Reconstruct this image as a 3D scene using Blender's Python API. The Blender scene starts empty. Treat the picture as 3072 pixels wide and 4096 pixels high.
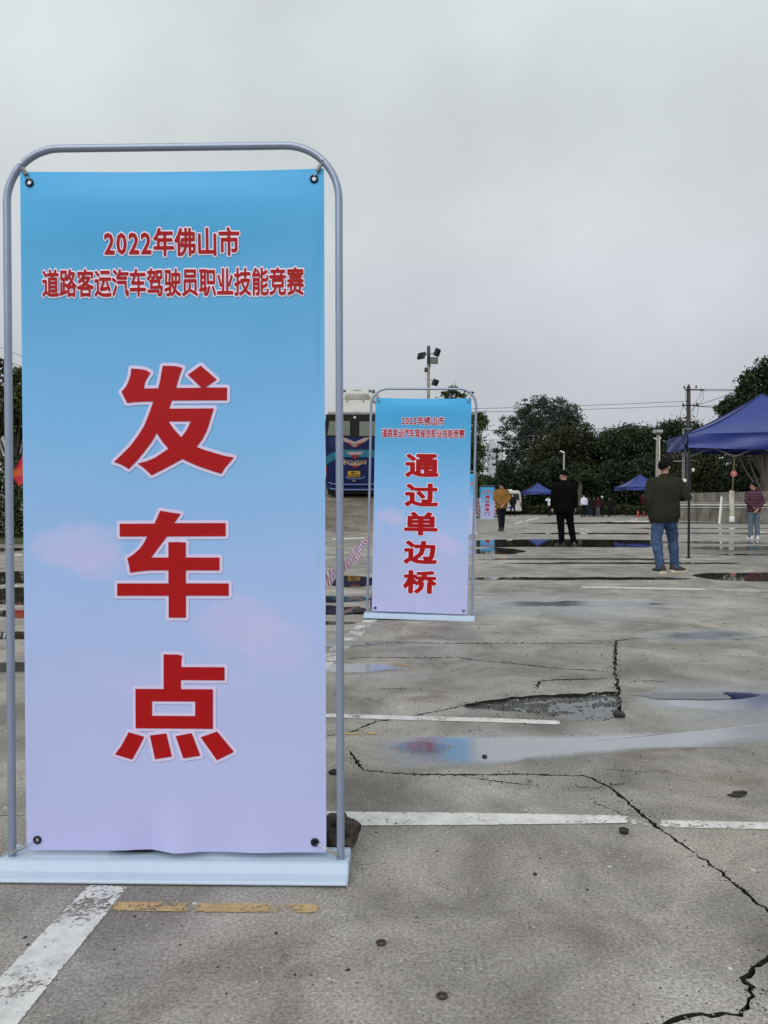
import bpy, bmesh, math, random
import numpy as np
from mathutils import Vector, Matrix, noise
from mathutils.geometry import delaunay_2d_cdt

PI = math.pi
R = math.radians
random.seed(7)
rng = np.random.default_rng(11)
S = bpy.context.scene
COL = S.collection

# ------------------------------------------------------------------ camera, sky, sun, exposure
CAM_H = 0.979
FPX = 3076.0
PITCH = math.atan(39.0 / FPX)
cam_d = bpy.data.cameras.new('camera')
cam_d.sensor_fit = 'VERTICAL'
cam_d.sensor_height = 24.0
cam_d.lens = 24.0 * FPX / 4096.0
cam_d.clip_start = 0.05
cam_d.clip_end = 3000
cam = bpy.data.objects.new('camera', cam_d)
COL.objects.link(cam)
cam.location = (0, 0, CAM_H)
cam.rotation_euler = (PI / 2 - PITCH, 0, 0)
S.camera = cam

SUN_EL, SUN_AZ = 46.0, 200.0       # high and behind the camera, through thick cloud
world = bpy.data.worlds.new('World')
S.world = world
world.use_nodes = True
nt = world.node_tree
for n in list(nt.nodes):
    nt.nodes.remove(n)
w_out = nt.nodes.new('ShaderNodeOutputWorld')
w_bg = nt.nodes.new('ShaderNodeBackground')
w_sky = nt.nodes.new('ShaderNodeTexSky')
w_sky.sky_type = 'NISHITA'
w_sky.sun_disc = False
w_sky.sun_elevation = R(SUN_EL)
w_sky.sun_rotation = R(SUN_AZ)
w_tc = nt.nodes.new('ShaderNodeTexCoord')
w_sep = nt.nodes.new('ShaderNodeSeparateXYZ')
nt.links.new(w_tc.outputs['Generated'], w_sep.inputs[0])
w_ramp = nt.nodes.new('ShaderNodeValToRGB')
cr = w_ramp.color_ramp
cr.elements[0].position = 0.0
cr.elements[0].color = (0.47, 0.49, 0.53, 1)
cr.elements[1].position = 1.0
cr.elements[1].color = (0.66, 0.70, 0.70, 1)
e = cr.elements.new(0.12); e.color = (0.475, 0.495, 0.535, 1)
e = cr.elements.new(0.30); e.color = (0.545, 0.58, 0.60, 1)
e = cr.elements.new(0.52); e.color = (0.62, 0.665, 0.665, 1)
nt.links.new(w_sep.outputs['Z'], w_ramp.inputs[0])
# soft cloud structure: stretched noise on the sky direction
w_map = nt.nodes.new('ShaderNodeMapping')
w_map.inputs['Scale'].default_value = (1.6, 1.6, 2.2)
w_map.inputs['Location'].default_value = (0.35, 0.2, 0.4)
nt.links.new(w_tc.outputs['Generated'], w_map.inputs[0])
w_n = nt.nodes.new('ShaderNodeTexNoise')
w_n.inputs['Scale'].default_value = 1.9
w_n.inputs['Detail'].default_value = 5
w_n.inputs['Roughness'].default_value = 0.45
nt.links.new(w_map.outputs[0], w_n.inputs[0])
w_mr = nt.nodes.new('ShaderNodeMapRange')
w_mr.inputs['From Min'].default_value = 0.3
w_mr.inputs['From Max'].default_value = 0.7
w_mr.inputs['To Min'].default_value = 0.90
w_mr.inputs['To Max'].default_value = 1.15
nt.links.new(w_n.outputs[0], w_mr.inputs[0])
w_mul = nt.nodes.new('ShaderNodeVectorMath'); w_mul.operation = 'SCALE'
nt.links.new(w_ramp.outputs[0], w_mul.inputs[0])
nt.links.new(w_mr.outputs[0], w_mul.inputs['Scale'])
w_scl = nt.nodes.new('ShaderNodeVectorMath'); w_scl.operation = 'SCALE'
w_scl.inputs['Scale'].default_value = 0.07
nt.links.new(w_sky.outputs[0], w_scl.inputs[0])
w_mix = nt.nodes.new('ShaderNodeMix'); w_mix.data_type = 'RGBA'
w_mix.inputs['Factor'].default_value = 0.95
nt.links.new(w_scl.outputs[0], w_mix.inputs['A'])
nt.links.new(w_mul.outputs[0], w_mix.inputs['B'])
nt.links.new(w_mix.outputs['Result'], w_bg.inputs[0])
w_bg.inputs[1].default_value = 0.85
nt.links.new(w_bg.outputs[0], w_out.inputs[0])

sun_d = bpy.data.lights.new('sun', 'SUN')
sun_d.energy = 1.5
sun_d.angle = R(60)
sun_d.color = (1.0, 0.97, 0.93)
sun = bpy.data.objects.new('sun', sun_d)
COL.objects.link(sun)
az = R(SUN_AZ)
sdir = Vector((math.sin(az) * math.cos(R(SUN_EL)), math.cos(az) * math.cos(R(SUN_EL)), math.sin(R(SUN_EL))))
sun.rotation_euler = sdir.to_track_quat('Z', 'Y').to_euler()

S.view_settings.view_transform = 'Standard'
S.view_settings.look = 'None'
S.view_settings.exposure = 0.40
S.view_settings.gamma = 1.0
S.view_settings.use_curve_mapping = False

# ------------------------------------------------------------------ helpers
F_ = Vector((0, math.cos(PITCH), -math.sin(PITCH)))
U_ = Vector((0, math.sin(PITCH), math.cos(PITCH)))


def ray(u, v):
    return F_ + Vector(((u - 1536.0) / FPX, 0, 0)) + U_ * ((2048.0 - v) / FPX)


def gp(u, v):
    """ground point seen at photo pixel (u, v)"""
    d = ray(u, v)
    t = CAM_H / -d.z
    return Vector((d.x * t, d.y * t, 0))


def at(u, v, y):
    """point at world depth y seen at pixel (u, v)"""
    d = ray(u, v)
    t = y / d.y
    return Vector((d.x * t, y, CAM_H + d.z * t))


def tag(o, label=None, cat=None, group=None, kind=None):
    if label: o['label'] = label
    if cat: o['category'] = cat
    if group: o['group'] = group
    if kind: o['kind'] = kind
    return o


def empty(name, loc=(0, 0, 0), rz=0.0, label=None, cat=None, group=None):
    o = bpy.data.objects.new(name, None)
    COL.objects.link(o)
    o.location = loc
    o.rotation_euler = (0, 0, rz)
    o.empty_display_size = 0.2
    return tag(o, label, cat, group)


def link(name, me, mat=None, parent=None, kind=None):
    o = bpy.data.objects.new(name, me)
    COL.objects.link(o)
    if mat is not None and not len(me.materials):
        for m in (mat if isinstance(mat, (list, tuple)) else [mat]):
            me.materials.append(m)
    if parent is not None:
        o.parent = parent
    if kind: o['kind'] = kind
    return o


class MB:
    def __init__(s):
        s.v = []; s.f = []; s.m = []; s.mi = 0

    def add(s, vs, fs):
        b = len(s.v)
        s.v.extend([tuple(x) for x in vs])
        s.f.extend([tuple(b + i for i in f) for f in fs])
        s.m.extend([s.mi] * len(fs))

    def box(s, c, d, rot=None):
        hx, hy, hz = d[0] / 2, d[1] / 2, d[2] / 2
        P = [Vector((x, y, z)) for z in (-hz, hz) for y in (-hy, hy) for x in (-hx, hx)]
        if rot is not None: P = [rot @ p for p in P]
        P = [p + Vector(c) for p in P]
        s.add(P, [(0, 2, 3, 1), (4, 5, 7, 6), (0, 1, 5, 4), (2, 6, 7, 3), (0, 4, 6, 2), (1, 3, 7, 5)])

    def rbox(s, c, d, r, rot=None):
        """box with chamfered edges"""
        bm = bmesh.new()
        bmesh.ops.create_cube(bm, size=1)
        bmesh.ops.scale(bm, vec=d, verts=bm.verts)
        bmesh.ops.bevel(bm, geom=bm.edges[:], offset=r, segments=2, affect='EDGES', profile=0.5)
        if rot is not None: bmesh.ops.rotate(bm, cent=(0, 0, 0), matrix=rot, verts=bm.verts)
        bmesh.ops.translate(bm, vec=c, verts=bm.verts)
        s.addbm(bm)

    def addbm(s, bm):
        bm.verts.index_update()
        s.add([v.co[:] for v in bm.verts], [[v.index for v in f.verts] for f in bm.faces])
        bm.free()

    def tube(s, pts, rad, n=8, caps=True, flat=1.0):
        pts = [Vector(p) for p in pts]
        if not hasattr(rad, '__len__'): rad = [rad] * len(pts)
        T = []
        for i in range(len(pts)):
            a = pts[max(i - 1, 0)]; b = pts[min(i + 1, len(pts) - 1)]
            t = (b - a)
            T.append(t.normalized() if t.length > 1e-9 else Vector((0, 0, 1)))
        ref = Vector((0, 0, 1)) if abs(T[0].z) < 0.9 else Vector((0, 1, 0))
        N = T[0].cross(ref).normalized()
        vs = []
        for i, p in enumerate(pts):
            N = (N - T[i] * N.dot(T[i]))
            N = N.normalized() if N.length > 1e-6 else T[i].orthogonal().normalized()
            B = T[i].cross(N)
            for k in range(n):
                a = 2 * PI * k / n
                vs.append(p + N * (math.cos(a) * rad[i]) + B * (math.sin(a) * rad[i] * flat))
        fs = []
        for i in range(len(pts) - 1):
            for k in range(n):
                k2 = (k + 1) % n
                fs.append((i * n + k, i * n + k2, (i + 1) * n + k2, (i + 1) * n + k))
        if caps:
            fs.append(tuple(range(n - 1, -1, -1)))
            fs.append(tuple((len(pts) - 1) * n + k for k in range(n)))
        s.add(vs, fs)

    def loft(s, rings, n=20, caps=True, power=2.0):
        """rings: (cx, cy, cz, rx, ry) horizontal super-ellipses from bottom to top"""
        vs = []
        for (cx, cy, cz, rx, ry) in rings:
            for k in range(n):
                a = 2 * PI * k / n
                ca, sa = math.cos(a), math.sin(a)
                ex = 2.0 / power
                vs.append((cx + rx * math.copysign(abs(ca) ** ex, ca), cy + ry * math.copysign(abs(sa) ** ex, sa), cz))
        fs = []
        for i in range(len(rings) - 1):
            for k in range(n):
                k2 = (k + 1) % n
                fs.append((i * n + k, i * n + k2, (i + 1) * n + k2, (i + 1) * n + k))
        if caps:
            fs.append(tuple(range(n - 1, -1, -1)))
            fs.append(tuple((len(rings) - 1) * n + k for k in range(n)))
        s.add(vs, fs)

    def ball(s, c, r, seg=16, rings=10, rot=None):
        bm = bmesh.new()
        bmesh.ops.create_uvsphere(bm, u_segments=seg, v_segments=rings, radius=1)
        bmesh.ops.scale(bm, vec=r if hasattr(r, '__len__') else (r, r, r), verts=bm.verts)
        if rot is not None: bmesh.ops.rotate(bm, cent=(0, 0, 0), matrix=rot, verts=bm.verts)
        bmesh.ops.translate(bm, vec=c, verts=bm.verts)
        s.addbm(bm)

    def prism(s, poly, a, b, axis='y'):
        """polygon in the plane across `axis`, extruded from a to b"""
        n = len(poly)
        def P(p, t):
            if axis == 'y': return (p[0], t, p[1])
            if axis == 'x': return (t, p[0], p[1])
            return (p[0], p[1], t)
        s.add([P(p, a) for p in poly] + [P(p, b) for p in poly],
              [tuple(range(n)), tuple(range(2 * n - 1, n - 1, -1))] +
              [(i, i + n, (i + 1) % n + n, (i + 1) % n) for i in range(n)])

    def mesh(s, name, smooth=False, fix=True):
        me = bpy.data.meshes.new(name)
        me.from_pydata(s.v, [], s.f)
        if any(s.m): me.polygons.foreach_set('material_index', s.m)
        if fix:
            bm = bmesh.new(); bm.from_mesh(me)
            bmesh.ops.recalc_face_normals(bm, faces=bm.faces)
            bm.to_mesh(me); bm.free()
        if smooth:
            me.polygons.foreach_set('use_smooth', [True] * len(me.polygons))
            if smooth != 'all':
                me.set_sharp_from_angle(angle=R(40))
        me.update()
        return me

    def build(s, name, mat, parent=None, smooth=False, kind=None):
        return link(name, s.mesh(name, smooth), mat, parent, kind)


def ccw(idx, V):
    a = 0.0
    for i in range(len(idx)):
        p, q = V[idx[i]], V[idx[(i + 1) % len(idx)]]
        a += p.x * q.y - q.x * p.y
    return idx if a > 0 else idx[::-1]


def cdt_faces(outer, holes, extra):
    """constrained triangulation of outer polygon, holes taken out. -> verts2d, faces (tri), and faces inside holes"""
    V = []; Fc = []
    def addp(poly):
        b = len(V); V.extend([Vector(p[:2]) for p in poly]); Fc.append(ccw(list(range(b, b + len(poly))), V))
    addp(outer)
    for h in holes: addp(h)
    V.extend([Vector(p[:2]) for p in extra])
    r = delaunay_2d_cdt(V, [], Fc, 1, 1e-7)
    verts, faces, of = r[0], r[2], r[5]
    keep = [f for f, o in zip(faces, of) if not any(i >= 1 for i in o)]
    return verts, keep, faces, of


def copy_thing(o, parent=None):
    c = o.copy(); COL.objects.link(c)
    if parent is not None: c.parent = parent
    for ch in list(o.children): copy_thing(ch, c)
    return c

# ------------------------------------------------------------------ materials
MATS = {}


def srgb(r, g, b):
    def f(c):
        c /= 255.0
        return c / 12.92 if c <= 0.04045 else ((c + 0.055) / 1.055) ** 2.4
    return (f(r), f(g), f(b))


class NT:
    def __init__(s, name):
        s.m = bpy.data.materials.new(name); s.m.use_nodes = True
        s.t = s.m.node_tree
        s.b = s.t.nodes['Principled BSDF']; s.o = s.t.nodes['Material Output']

    def n(s, typ, ins=None, **kw):
        x = s.t.nodes.new(typ)
        for k, v in kw.items(): setattr(x, k, v)
        for k, v in (ins or {}).items():
            if isinstance(v, bpy.types.NodeSocket): s.t.links.new(v, x.inputs[k])
            else: x.inputs[k].default_value = v
        return x

    def l(s, a, b): s.t.links.new(a, b)

    def obj(s): return s.n('ShaderNodeTexCoord').outputs['Object']

    def pos(s): return s.n('ShaderNodeNewGeometry').outputs['Position']

    def noise(s, vec, scale, detail=4, rough=0.55, dist=0.0):
        return s.n('ShaderNodeTexNoise', {'Vector': vec, 'Scale': scale, 'Detail': detail, 'Roughness': rough, 'Distortion': dist}).outputs[0]

    def mr(s, v, a, b, c=0.0, d=1.0, smooth=False):
        return s.n('ShaderNodeMapRange', {'Value': v, 'From Min': a, 'From Max': b, 'To Min': c, 'To Max': d},
                   interpolation_type='SMOOTHSTEP' if smooth else 'LINEAR').outputs[0]

    def math(s, op, a, b=0.0):
        x = s.n('ShaderNodeMath', operation=op)
        for i, v in enumerate((a, b)):
            if isinstance(v, bpy.types.NodeSocket): s.l(v, x.inputs[i])
            else: x.inputs[i].default_value = v
        return x.outputs[0]

    def mix(s, f, a, b, mode='MIX'):
        x = s.n('ShaderNodeMix', data_type='RGBA', blend_type=mode)
        for k, v in (('Factor', f), ('A', a), ('B', b)):
            if isinstance(v, bpy.types.NodeSocket): s.l(v, x.inputs[k])
            else: x.inputs[k].default_value = (tuple(v) + (1,))[:4] if hasattr(v, '__len__') else v
        return x.outputs['Result']

    def ramp(s, f, stops):
        x = s.n('ShaderNodeValToRGB', {'Fac': f})
        c = x.color_ramp
        while len(c.elements) > 1: c.elements.remove(c.elements[-1])
        c.elements[0].position = stops[0][0]; c.elements[0].color = tuple(stops[0][1]) + (1,)
        for p, col in stops[1:]:
            e = c.elements.new(p); e.color = tuple(col) + (1,)
        return x.outputs[0]

    def bump(s, h, strength=0.3, dist=0.01, normal=None):
        x = s.n('ShaderNodeBump', {'Height': h, 'Strength': strength, 'Distance': dist})
        if normal is not None: s.l(normal, x.inputs['Normal'])
        return x.outputs[0]

    def color(s, c):
        if isinstance(c, bpy.types.NodeSocket): s.l(c, s.b.inputs['Base Color'])
        else: s.b.inputs['Base Color'].default_value = tuple(c) + (1,)

    def set(s, **kw):
        for k, v in kw.items():
            k = k.replace('_', ' ')
            if isinstance(v, bpy.types.NodeSocket): s.l(v, s.b.inputs[k])
            else: s.b.inputs[k].default_value = v


def plain(name, col, rough=0.5, metal=0.0, var=0.12, scale=8.0, bump=0.0, bscale=60.0, spec=0.5, coat=0.0):
    """one colour with soft wear and grain"""
    if name in MATS: return MATS[name]
    q = NT(name)
    p = q.obj()
    n1 = q.noise(p, scale, 5, 0.6)
    n2 = q.noise(p, scale * 7, 3, 0.6)
    f = q.math('ADD', q.math('MULTIPLY', n1, 0.65), q.math('MULTIPLY', n2, 0.35))
    lo = tuple(c * (1 - var) for c in col); hi = tuple(min(1, c * (1 + var)) for c in col)
    q.color(q.mix(q.mr(f, 0.35, 0.65), lo, hi))
    q.set(Roughness=q.mr(n1, 0.3, 0.7, max(0.02, rough - 0.08), min(1, rough + 0.08)), Metallic=metal)
    q.b.inputs['Specular IOR Level'].default_value = spec
    if coat: q.b.inputs['Coat Weight'].default_value = coat
    if bump:
        q.l(q.bump(q.noise(p, bscale, 3, 0.6), bump, 0.005), q.b.inputs['Normal'])
    MATS[name] = q.m
    return q.m


def make_concrete():
    q = NT('weathered_concrete')
    p = q.pos()
    big = q.noise(p, 0.45, 4, 0.55, 0.4)
    mid = q.noise(p, 2.2, 6, 0.65, 0.6)
    fine = q.noise(p, 14, 5, 0.7)
    grit = q.noise(p, 120, 3, 0.75)
    grit2 = q.noise(p, 420, 2, 0.8)
    base = q.ramp(mid, [(0.34, (0.140, 0.128, 0.113)), (0.46, (0.205, 0.191, 0.172)), (0.57, (0.270, 0.253, 0.230)), (0.70, (0.35, 0.332, 0.305))])
    tint = q.ramp(big, [(0.34, (0.74, 0.74, 0.75)), (0.5, (0.96, 0.95, 0.94)), (0.64, (1.15, 1.13, 1.10))])
    c = q.mix(1.0, base, tint, 'MULTIPLY')
    # grit: dark and pale aggregate
    gmul = q.mr(q.math('ADD', q.math('MULTIPLY', grit, 0.55), q.math('MULTIPLY', grit2, 0.45)), 0.385, 0.615, 0.42, 1.62)
    gm = q.n('ShaderNodeCombineXYZ', {'X': gmul, 'Y': gmul, 'Z': gmul}).outputs[0]
    c = q.mix(1.0, c, gm, 'MULTIPLY')
    # rust brown stains
    st = q.mr(q.noise(p, 1.1, 5, 0.6, 1.2), 0.56, 0.72, 0, 0.55, True)
    c = q.mix(st, c, (0.085, 0.062, 0.042))
    # dark oil and tyre grime
    oil = q.mr(q.noise(p, 0.8, 5, 0.62, 0.8), 0.60, 0.78, 0, 0.26, True)
    oil2 = q.mr(q.noise(p, 6.0, 5, 0.7, 1.0), 0.60, 0.72, 0, 0.5, True)
    c = q.mix(oil, c, (0.05, 0.048, 0.045))
    c = q.mix(oil2, c, (0.07, 0.064, 0.056))
    # pale worn flecks
    vor = q.n('ShaderNodeTexVoronoi', {'Vector': p, 'Scale': 11.0, 'Randomness': 1.0})
    fl = q.mr(vor.outputs['Distance'], 0.065, 0.05)
    sel = q.mr(q.n('ShaderNodeSeparateColor', {'Color': vor.outputs['Color']}).outputs[0], 0.62, 0.64)
    c = q.mix(q.math('MULTIPLY', fl, sel), c, (0.52, 0.51, 0.47))
    vor2 = q.n('ShaderNodeTexVoronoi', {'Vector': p, 'Scale': 23.0, 'Randomness': 1.0})
    vor3 = q.n('ShaderNodeTexVoronoi', {'Vector': p, 'Scale': 31.0, 'Randomness': 1.0})
    fl3 = q.mr(vor3.outputs['Distance'], 0.085, 0.07)
    sel3 = q.mr(q.n('ShaderNodeSeparateColor', {'Color': vor3.outputs['Color']}).outputs[2], 0.80, 0.82)
    c = q.mix(q.math('MULTIPLY', fl3, sel3), c, (0.46, 0.45, 0.42))
    fl2 = q.mr(vor2.outputs['Distance'], 0.06, 0.045)
    sel2 = q.mr(q.n('ShaderNodeSeparateColor', {'Color': vor2.outputs['Color']}).outputs[1], 0.80, 0.82)
    c = q.mix(q.math('MULTIPLY', fl2, sel2), c, (0.028, 0.026, 0.024))
    q.color(c)
    # damp sheen varies
    damp = q.noise(p, 1.3, 5, 0.6, 0.5)
    wetm = q.mr(q.noise(q.n('ShaderNodeMapping', {'Vector': p, 'Scale': (0.5, 1.0, 1.0)}).outputs[0], 0.9, 6, 0.62, 0.6), 0.50, 0.64, 0, 1, True)
    q.set(Roughness=q.math('SUBTRACT', q.mr(damp, 0.35, 0.68, 0.50, 0.85), q.math('MULTIPLY', wetm, 0.22)))
    q.b.inputs['Specular IOR Level'].default_value = 0.45
    h = q.math('ADD', q.math('MULTIPLY', fine, 0.5), q.math('ADD', q.math('MULTIPLY', grit, 0.35), q.math('MULTIPLY', grit2, 0.2)))
    bn = q.n('ShaderNodeBump', {'Height': h, 'Distance': 0.006, 'Strength': q.mr(wetm, 0, 1, 0.5, 0.2)}).outputs[0]
    q.l(bn, q.b.inputs['Normal'])
    return q.m


def make_paint(name, col, thr=0.40, worn=0.10, seed=0.0):
    """road paint, worn through where noise is low"""
    q = NT(name)
    p = q.n('ShaderNodeMapping', {'Vector': q.pos(), 'Location': (seed, seed * 0.7, 0)}).outputs[0]
    n1 = q.noise(p, 5, 6, 0.7, 0.3); n2 = q.noise(p, 70, 5, 0.75)
    f = q.math('ADD', q.math('MULTIPLY', n1, 0.55), q.math('MULTIPLY', n2, 0.45))
    a = q.mr(f, thr, thr + 0.05)
    e = q.n('ShaderNodeAttribute', attribute_name='edge').outputs['Fac']
    a = q.math('MULTIPLY', a, q.mr(q.math('ADD', e, q.math('MULTIPLY', q.mr(n2, 0.3, 0.7), 0.6)), 0.30, 0.42))
    dirt = q.mr(q.noise(p, 14, 5, 0.7), 0.4, 0.75)
    q.color(q.mix(dirt, tuple(c * 1.0 for c in col), tuple(c * 0.62 for c in col)))
    q.set(Roughness=0.6, Alpha=a)
    q.l(q.bump(q.noise(p, 160, 3, 0.7), 0.4, 0.004), q.b.inputs['Normal'])
    return q.m


def make_water():
    q = NT('puddle_water')
    q.t.nodes.remove(q.b)
    p = q.pos()
    d = q.n('ShaderNodeAttribute', attribute_name='depth').outputs['Fac']
    soft = q.n('ShaderNodeAttribute', attribute_name='soft').outputs['Fac']
    n1 = q.noise(p, 4.5, 6, 0.65, 0.6); n2 = q.noise(p, 45, 4, 0.7)
    nn = q.math('SUBTRACT', q.math('ADD', q.math('MULTIPLY', n1, 0.7), q.math('MULTIPLY', n2, 0.3)), 0.5)
    dd = q.math('ADD', d, q.math('MULTIPLY', nn, 0.9))
    # soft puddles fade over a broad damp rim, others end sharply
    hard = q.mr(dd, 0.16, 0.24, 0, 1, True)
    sof = q.mr(dd, 0.02, 0.85, 0, 1, True)
    w = q.n('ShaderNodeMix', {0: soft, 2: hard, 3: sof}).outputs[0]
    rough = q.math('MULTIPLY', q.math('SUBTRACT', 1.0, w), 0.38)
    rough = q.math('ADD', rough, q.math('MULTIPLY', soft, 0.13))
    rough = q.math('ADD', rough, 0.006)
    bmp = q.bump(q.noise(p, 7, 2, 0.5), 0.02, 0.01)
    gl = q.n('ShaderNodeBsdfGlossy', {'Roughness': rough, 'Color': (0.95, 0.97, 1.0, 1), 'Normal': bmp}).outputs[0]
    wet = q.mix(w, (1, 1, 1), q.mix(soft, (0.50, 0.48, 0.46), (0.84, 0.84, 0.84)))
    tr = q.n('ShaderNodeBsdfTransparent', {'Color': wet}).outputs[0]
    fr = q.n('ShaderNodeFresnel', {'IOR': 1.37}).outputs[0]
    fac = q.math('MULTIPLY', q.math('POWER', fr, q.mr(soft, 0, 1, 0.85, 0.34)), q.math('POWER', w, 0.8))
    ms = q.n('ShaderNodeMixShader', {0: fac, 1: tr, 2: gl}).outputs[0]
    q.l(ms, q.o.inputs['Surface'])
    return q.m


def make_leaf(name, cols, rough=0.55, trans=0.15):
    q = NT(name)
    g = q.n('ShaderNodeNewGeometry')
    c = q.ramp(g.outputs['Random Per Island'], [(i / max(1, len(cols) - 1), k) for i, k in enumerate(cols)])
    big = q.noise(g.outputs['Position'], 0.5, 3, 0.6)
    f = q.mr(big, 0.3, 0.7, 0.65, 1.3)
    c = q.mix(1.0, c, q.n('ShaderNodeCombineXYZ', {'X': f, 'Y': f, 'Z': f}).outputs[0], 'MULTIPLY')
    q.color(c)
    q.set(Roughness=rough)
    q.b.inputs['Specular IOR Level'].default_value = 0.25
    tl = q.n('ShaderNodeBsdfTranslucent', {'Color': c}).outputs[0]
    ms = q.n('ShaderNodeMixShader', {0: trans, 1: q.b.outputs[0], 2: tl}).outputs[0]
    q.l(ms, q.o.inputs['Surface'])
    return q.m


def make_banner():
    """printed vinyl: sky blue running down to lilac with pinkish clouds; coordinates in metres of the panel"""
    q = NT('printed_banner_vinyl')
    p = q.obj()
    s = q.n('ShaderNodeSeparateXYZ', {'Vector': p})
    zz = q.mr(s.outputs['Z'], 0.05, 1.85, 1.0, 0.0)
    wob = q.math('MULTIPLY', q.math('SUBTRACT', q.noise(p, 1.6, 3, 0.5), 0.5), 0.14)
    f = q.math('ADD', zz, wob)
    c = q.ramp(f, [(0.0, (0.048, 0.390, 0.76)), (0.10, (0.056, 0.350, 0.66)), (0.22, (0.095, 0.375, 0.68)), (0.38, (0.180, 0.440, 0.77)), (0.50, (0.265, 0.465, 0.79)),
                   (0.62, (0.350, 0.490, 0.80)), (0.76, (0.415, 0.490, 0.79)), (1.0, (0.465, 0.480, 0.78))])
    def blob(cx, cz, rx, rz, a):
        dx = q.math('DIVIDE', q.math('SUBTRACT', s.outputs['X'], cx), rx)
        dz = q.math('DIVIDE', q.math('SUBTRACT', s.outputs['Z'], cz), rz)
        r = q.math('ADD', q.math('MULTIPLY', dx, dx), q.math('MULTIPLY', dz, dz))
        r = q.math('ADD', r, q.math('MULTIPLY', q.math('SUBTRACT', q.noise(p, 9, 4, 0.6), 0.5), 2.2))
        return q.math('MULTIPLY', q.mr(r, 1.25, 0.35, 0, 1, True), a)
    for (cx, cz, rx, rz, a) in ((-0.26, 0.86, 0.13, 0.07, 0.55), (-0.20, 0.82, 0.10, 0.05, 0.4), (0.17, 0.66, 0.12, 0.08, 0.6), (0.27, 0.60, 0.10, 0.08, 0.5), (0.0, 0.50, 0.22, 0.05, 0.35)):
        c = q.mix(blob(cx, cz, rx, rz, a), c, (0.52, 0.50, 0.79))
    q.color(c)
    q.set(Roughness=0.42)
    q.b.inputs['Specular IOR Level'].default_value = 0.4
    tex = q.n('ShaderNodeTexWave', {'Vector': p, 'Scale': 220.0}, bands_direction='X').outputs['Fac']
    tex2 = q.n('ShaderNodeTexWave', {'Vector': p, 'Scale': 220.0}, bands_direction='Z').outputs['Fac']
    q.l(q.bump(q.math('ADD', tex, tex2), 0.05, 0.0006), q.b.inputs['Normal'])
    return q.m


M_CONC = make_concrete()
M_WATER = make_water()
M_WPAINT = make_paint('worn_white_road_paint', (0.60, 0.60, 0.59), 0.40)
M_WPAINT2 = make_paint('faded_white_road_paint', (0.55, 0.55, 0.53), 0.46, seed=3.0)
M_YPAINT = make_paint('worn_yellow_road_paint', (0.44, 0.31, 0.14), 0.42, seed=5.0)
M_BANNER = make_banner()
M_RED = plain('red_print', (0.36, 0.003, 0.005), 0.5, var=0.04, spec=0.2)
M_OUTW = plain('pale_pink_white_print', (0.86, 0.76, 0.92), 0.45, var=0.03)
M_OUT = plain('pale_lilac_print', (0.62, 0.56, 0.80), 0.45, var=0.03)
M_STEEL = plain('pale_blue_painted_steel', (0.27, 0.32, 0.43), 0.30, metal=0.35, var=0.06, bump=0.03, bscale=300)
M_BASE = plain('pale_plastic_base', (0.37, 0.46, 0.58), 0.34, var=0.05, bump=0.03, bscale=200)
M_BLACK = plain('black_rubber', (0.012, 0.012, 0.013), 0.6, bump=0.3)
M_EYE = plain('dark_bluish_eyelet', (0.012, 0.014, 0.03), 0.3, metal=0.6)
M_WIRE = plain('galvanised_wire', (0.45, 0.45, 0.43), 0.35, metal=0.8)
M_CABLE = plain('overhead_cable', (0.06, 0.065, 0.07), 0.6)
M_CRACK = plain('crack_dirt', (0.012, 0.011, 0.010), 0.95, var=0.4, scale=40, bump=0.5)
M_ROCK = plain('dark_broken_rock', (0.045, 0.036, 0.027), 0.85, var=0.75, scale=22, bump=0.9, bscale=90)
M_ROCK2 = plain('grey_chip', (0.24, 0.23, 0.21), 0.85, var=0.4, scale=40, bump=0.5)
M_DARKCHIP = plain('tar_chip', (0.02, 0.019, 0.018), 0.8, var=0.5, scale=60, bump=0.5)
M_RUST = plain('rusty_iron', (0.06, 0.04, 0.03), 0.7, metal=0.4, var=0.5, scale=90)
M_BARK = plain('bark', (0.075, 0.062, 0.05), 0.9, var=0.5, scale=3, bump=0.8, bscale=25)
M_BARKPALE = plain('pale_bark', (0.16, 0.145, 0.125), 0.9, var=0.5, scale=3, bump=0.8, bscale=25)
M_POLE = plain('weathered_concrete_pole', (0.28, 0.26, 0.235), 0.85, var=0.3, scale=3, bump=0.3)
M_POLED = plain('dark_utility_pole', (0.05, 0.045, 0.042), 0.8, var=0.3, scale=2)
M_WHITE = plain('white_paint', (0.72, 0.72, 0.70), 0.5, var=0.08, scale=4)
M_DKMETAL = plain('dark_lamp_metal', (0.035, 0.036, 0.045), 0.45, metal=0.4)
M_GREYMETAL = plain('grey_metal', (0.26, 0.27, 0.28), 0.4, metal=0.6)
M_LAMPGLASS = plain('lamp_glass', (0.16, 0.18, 0.16), 0.15)
M_TENT = plain('blue_tent_fabric', (0.009, 0.026, 0.185), 0.45, var=0.12, scale=2.5, bump=0.25, bscale=18)
M_TENTHEM = plain('dark_blue_hem', (0.006, 0.010, 0.07), 0.6)
M_TENTPOLE = plain('black_tent_pole', (0.014, 0.014, 0.016), 0.35, metal=0.3)
L_DARK = make_leaf('dark_foliage', [(0.0081, 0.0162, 0.0081), (0.0162, 0.0297, 0.0121), (0.0270, 0.0432, 0.0162), (0.0405, 0.0567, 0.0203)])
L_OLIVE = make_leaf('olive_foliage', [(0.0095, 0.0189, 0.0081), (0.0243, 0.0324, 0.0108), (0.0432, 0.0446, 0.0135), (0.0216, 0.0405, 0.0135)])
L_GREY = make_leaf('grey_green_foliage', [(0.0253, 0.0368, 0.0276), (0.0414, 0.0552, 0.0414), (0.0575, 0.0736, 0.0529)])
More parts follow.
